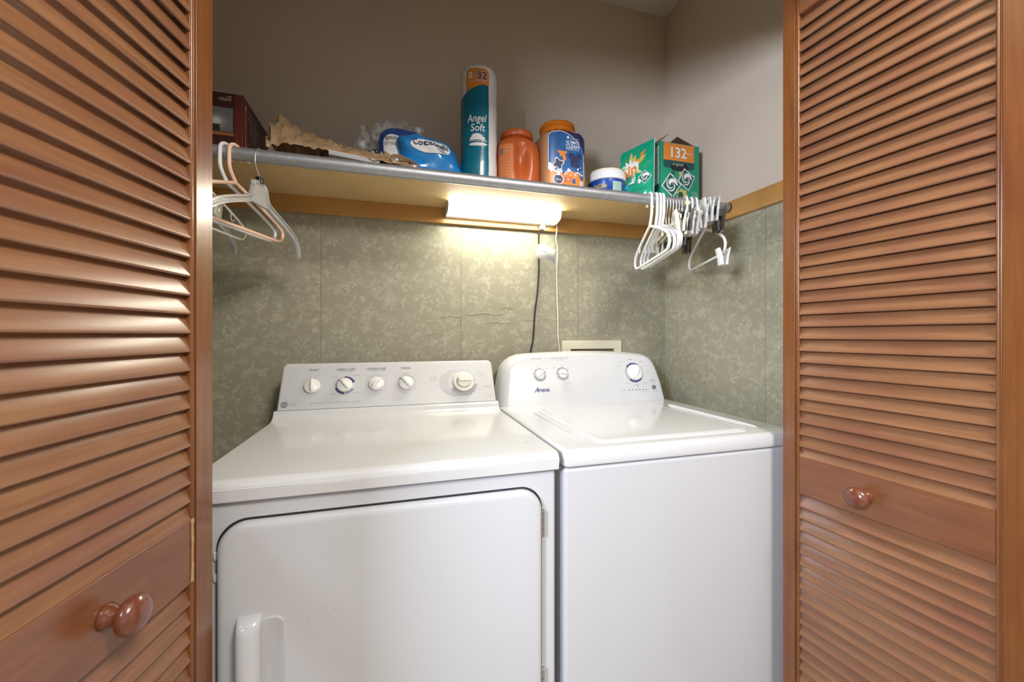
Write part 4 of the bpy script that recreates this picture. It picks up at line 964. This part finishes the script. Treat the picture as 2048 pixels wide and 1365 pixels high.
b.mat('green_pale')
for i in range(2):
    for j in range(3): b.drect(Fx, .144+i*.013, .154+i*.013, .010+j*.014, .021+j*.014, .0005)
b.mat('green_box')
for i in range(2):
    for j in range(3): b.drect(Fx, .1455+i*.013, .1525+i*.013, .0115+j*.014, .0195+j*.014, .0009)
b.build('carton_print', c8, smooth=False, recalc=False); b = MB()
Fl = frame((bx0, by1, S), (0, -1, 0), (0, 0, 1)); Ws = by1-by0
b.mat('green_pale').drect(Fl, Ws-.055, Ws-.008, .070, bh-.012, .0004).mat('green_dark').drect(Fl, Ws-.085, Ws-.055, .07, bh-.01, .0004).drect(Fl, Ws-.08, Ws-.008, .045, .070, .0004).mat('print_dark')
for k in range(8): b.text(Fl, 'keep out of reach', Ws-.032, bh-.03-k*.014, .006, wid=.036, off=.0008)
b.build('carton_print', c8, smooth=False, recalc=False)

# ================================================================== HANGERS
def place_hanger(name, X, rz, label, group, cat='hanger'): return empty(name, (X, RY, RZ), math.radians(rz), label, cat, group)
SQ = ((.5, .5), (-.5, .5), (-.5, -.5), (.5, -.5))
def h3(P, y=0): return [Vector((a, y, c_)) for a, c_ in P]
def hook_path(r): return h3([(r*math.cos(math.radians(t)), r*math.sin(math.radians(t))) for t in range(-35, 181, 18)])
def tube_hanger(X, rz, matn, label, group, drop=.20, apex=.085, half=.20, r=.0046, strap=True, tiltx=0):
    root = place_hanger('plastic_hanger', X, rz, label, group); root.rotation_euler.x = math.radians(tiltx)
    R0 = RR+r+.0003
    b = MB().mat(matn).tube(hook_path(R0)+smoothp(h3([(-R0, -.012), (-R0, -apex*.55), (-.012, -apex*.78), (0, -apex+.002)]), 2), r, 10); b.build('hook', root, True, angle=80)
    z1 = -drop
    L = smoothp(h3([(0, -apex), (half*.45, -apex-.030), (half*.86, -apex-.062), (half*.99, z1+.030), (half*.93, z1+.005), (half*.80, z1), (half*.4, z1)]), 2)
    L2 = [Vector((-p.x, 0, p.z)) for p in reversed(L)]
    b = MB().mat(matn).tube(L+L2[:-1], r, 10, closed=True)
    if strap:
        for s_ in (-1, 1):
            zz = -apex-.040; b.tube(smoothp(h3([(s_*half*.62, zz-.002), (s_*half*.62, zz-.022), (s_*half*.66, zz-.028), (s_*half*.70, zz-.020)]), 1), .0017, 6)
    b.build('frame', root, True, angle=80)
    return root
def metal_hook(root, r=.0016, top=0, neck=-.072, mat_='steel'):
    R0 = RR+r+.0002
    b = MB().mat(mat_).tube(hook_path(R0)+smoothp(h3([(-R0, -.010), (-R0, -.03), (-.006, -.048), (0, -.058), (0, neck)]), 2), r, 8); b.build('hook', root, True, angle=80)
def clear_hanger(X, rz, label, group, matn='clear_plastic', marker=True, half=.20, drop=.20):
    root = place_hanger('clear_hanger', X, rz, label, group); metal_hook(root)
    b = MB().mat(matn)
    for s_ in (-1, 1):
        P = smoothp(h3([(s_*.028, -.080), (s_*.034, -.110), (s_*.06, -.122), (s_*.10, -.135), (s_*.15, -.155), (s_*half*.93, -drop+.022), (s_*half, -drop-.012)]), 2)
        for dz in (0, -.015): b.tube([p+Vector((0, 0, dz)) for p in P], 1, sect=((.0018, .0055), (-.0018, .0055), (-.0018, -.0055), (.0018, -.0055)), up=(0, 0, 1))
        b.tube([p+Vector((0, 0, -.0075)) for p in P], 1, sect=((.007, .0012), (-.007, .0012), (-.007, -.0012), (.007, -.0012)), up=(0, 0, 1))
    b.tube(smoothp(h3([(-.030, -.085), (-.020, -.070), (.020, -.070), (.030, -.085)]), 1), .0055, 8)
    b.box(-.034, .034, -.001, .001, -.125, -.072); b.box(-.034, .034, -.004, .004, -.128, -.122)
    b.build('frame', root, True, angle=50)
    if marker:
        b = MB().mat('plastic_black').box(-.009, .009, -.006, .006, -.072, -.055); mk = b.build('size_marker', root, True, bevel=.002)
        b = MB().mat('label_white').text(frame((-.0001, -.0061, -.0635), (1, 0, 0), (0, 0, 1)), 'L', 0, 0, .012, off=.0002); b.build('size_letter', mk, True, smooth=False, recalc=False)
    return root
def clip(b, x, z, big=1, pad='plastic_white', flare=1):
    """spring clip hanging on the bar at (x, z): two flaps pinched at their lower ends"""
    hw = .014*big; L = .034*big
    for s_ in (-1, 1):
        pr_ = [(s_*.0015, z-L), (s_*.0065, z-L), (s_*.0085, z-L*.3), (s_*.011*flare, z+.014*big), (s_*.0085*flare, z+.0145*big), (s_*.004, z-L*.25)]
        pr_ = [(y*1.45, zz) for y, zz in pr_]
        b.mat(pad).loft([[(x-hw, y, zz) for y, zz in pr_], [(x-hw*.85, y*1.15, zz) for y, zz in pr_], [(x+hw*.85, y*1.15, zz) for y, zz in pr_], [(x+hw, y, zz) for y, zz in pr_]])
    b.mat('steel').tube([(x, -.0150, z-.012), (x, -.0165, z+.004), (x, 0, z+.0145), (x, .0165, z+.004), (x, .0150, z-.012)], .0012, 6)
def clip_hanger(X, rz, label, group, barmat='clear_plastic_aged', clipmat='clear_plastic_aged', half=.165, z=-.098, big=1, hookmat=None, marker=None, bar=.0055, tiltx=0):
    root = place_hanger('clip_hanger', X, rz, label, group); root.rotation_euler.x = math.radians(tiltx)
    if hookmat:
        r = .004; R0 = RR+r+.0003
        b = MB().mat(hookmat).tube(hook_path(R0)+smoothp(h3([(-R0, -.01), (-R0, -.03), (-.01, -.05), (0, -.06), (0, z)]), 2), r, 8); b.build('hook', root, True, angle=80)
    else: metal_hook(root, neck=z+.004)
    b = MB().mat(barmat).tube(smoothp(h3([(-half-.012, z), (-.05, z), (-.02, z+.014), (.02, z+.014), (.05, z), (half+.012, z)]), 2), 1, sect=((bar*1.2, .0022), (-bar*1.2, .0022), (-bar*1.2, -.0022), (bar*1.2, -.0022)), up=(0, 0, 1))
    b.build('bar', root, True, angle=50)
    for s_ in (-1, 1):
        b = MB(); clip(b, s_*half, z, big*1.18, clipmat); b.build('clip', root, True, angle=45)
    if marker:
        b = MB().mat(marker).lathe([(.0001, -.006), (.008, -.0055), (.0095, 0), (.008, .0055), (.0001, .006)], Matrix.Translation((-.021, 0, -.006)) @ Matrix.Rotation(PI/2, 4, 'Y'), 20, False); b.build('size_marker', root, True, angle=50)
    return root
GL = 'hangers at the left end of the rod'; GR = 'hangers crowded at the right end of the rod'
tube_hanger(-.412, 71, 'plastic_white', 'white plastic tube hanger hung just behind the pink one', GL, .185, .075, strap=False)
tube_hanger(-.392, 71, 'plastic_pink', 'pink plastic tube hanger at the left end of the rod', GL, .185, .075, strap=False)
clear_hanger(-.338, 75, 'clear plastic hanger with steel hook and black size marker', GL)
tube_hanger(-.47, 78, 'plastic_cream', 'thin cream plastic hanger near the left door, strap hooks below its arms', GL, .185, .075, r=.0034)
clear_hanger(-.50, 78, 'clear plastic hanger furthest left, mostly hidden by the louvred door', GL, marker=False)
clip_hanger(-.53, 80, 'clear clip hanger beside the left door, leftmost of all', GL, big=1.1)
# right end
tube_hanger(.837, 71, 'plastic_white', 'leftmost of the four white tube hangers at the right end', GR, .210, .090, tiltx=0)
tube_hanger(.859, 70, 'plastic_white', 'second from the left of the four white tube hangers at the right end', GR, .210, .090)
tube_hanger(.873, 70, 'plastic_white', 'third from the left of the four white tube hangers at the right end', GR, .205, .088)
tube_hanger(.886, 69, 'plastic_white', 'fourth white tube hanger, next to the steel-hooked clip hangers', GR, .200, .085)
k = 0
for X, rz, cm, bm_, lb in ((.902, 66, 'clear_plastic_aged', 'clear_plastic_aged', 'yellowed clip hanger with steel hook, first after the white tube hangers'),
                       (.914, 66, 'clear_plastic_aged', 'plastic_cream', 'cream-barred clip hanger with steel hook, second after the white tube hangers'),
                       (.926, 66, 'plastic_black', 'plastic_black', 'black-barred clip hanger with steel hook, between the yellowed clip hangers'),
                       (.938, 66, 'clear_plastic_aged', 'clear_plastic_aged', 'yellowed clip hanger with steel hook, just right of the black-barred one'),
                       (.950, 66, 'clear_plastic', 'clear_plastic', 'clear clip hanger with steel hook, second right of the black-barred one'),
                       (.962, 66, 'clear_plastic', 'plastic_cream', 'clear-clipped hanger with cream bar, last of the steel-hooked row')):
    k += 1; clip_hanger(X, rz, lb, GR, bm_, cm, half=.155+.012*(k % 2), z=-.098-.006*(k % 3), big=1.15)
clip_hanger(.982, 66, 'clear clip hanger on a white plastic hook with yellow button marker', GR, 'clear_plastic', 'clear_plastic', .165, -.085, 1.25, 'plastic_white', 'lid_yellow')
clip_hanger(1.004, 66, 'clear clip hanger on a white hook, right of the button-marked one', GR, 'clear_plastic', 'clear_plastic', .168, -.062, 1.3, 'plastic_white')
clip_hanger(1.024, 66, 'clear clip hanger on a white hook, left of the black clips', GR, 'clear_plastic', 'clear_plastic', .168, -.058, 1.3, 'plastic_white')
clip_hanger(1.046, 66, 'black clip hanger furthest right, its black clips showing below the rod', GR, 'plastic_black', 'plastic_black', .168, -.085, 1.35)
wh = tube_hanger(1.066, 66, 'plastic_white', 'low white tube hanger with white clips, rightmost white one on the rod', GR, .205, .085, half=.19, r=.0042, strap=False)
b = MB(); clip(b, -.165, -.205, 1.1, 'plastic_white', 1.1); b.build('clip', wh, True, angle=45)
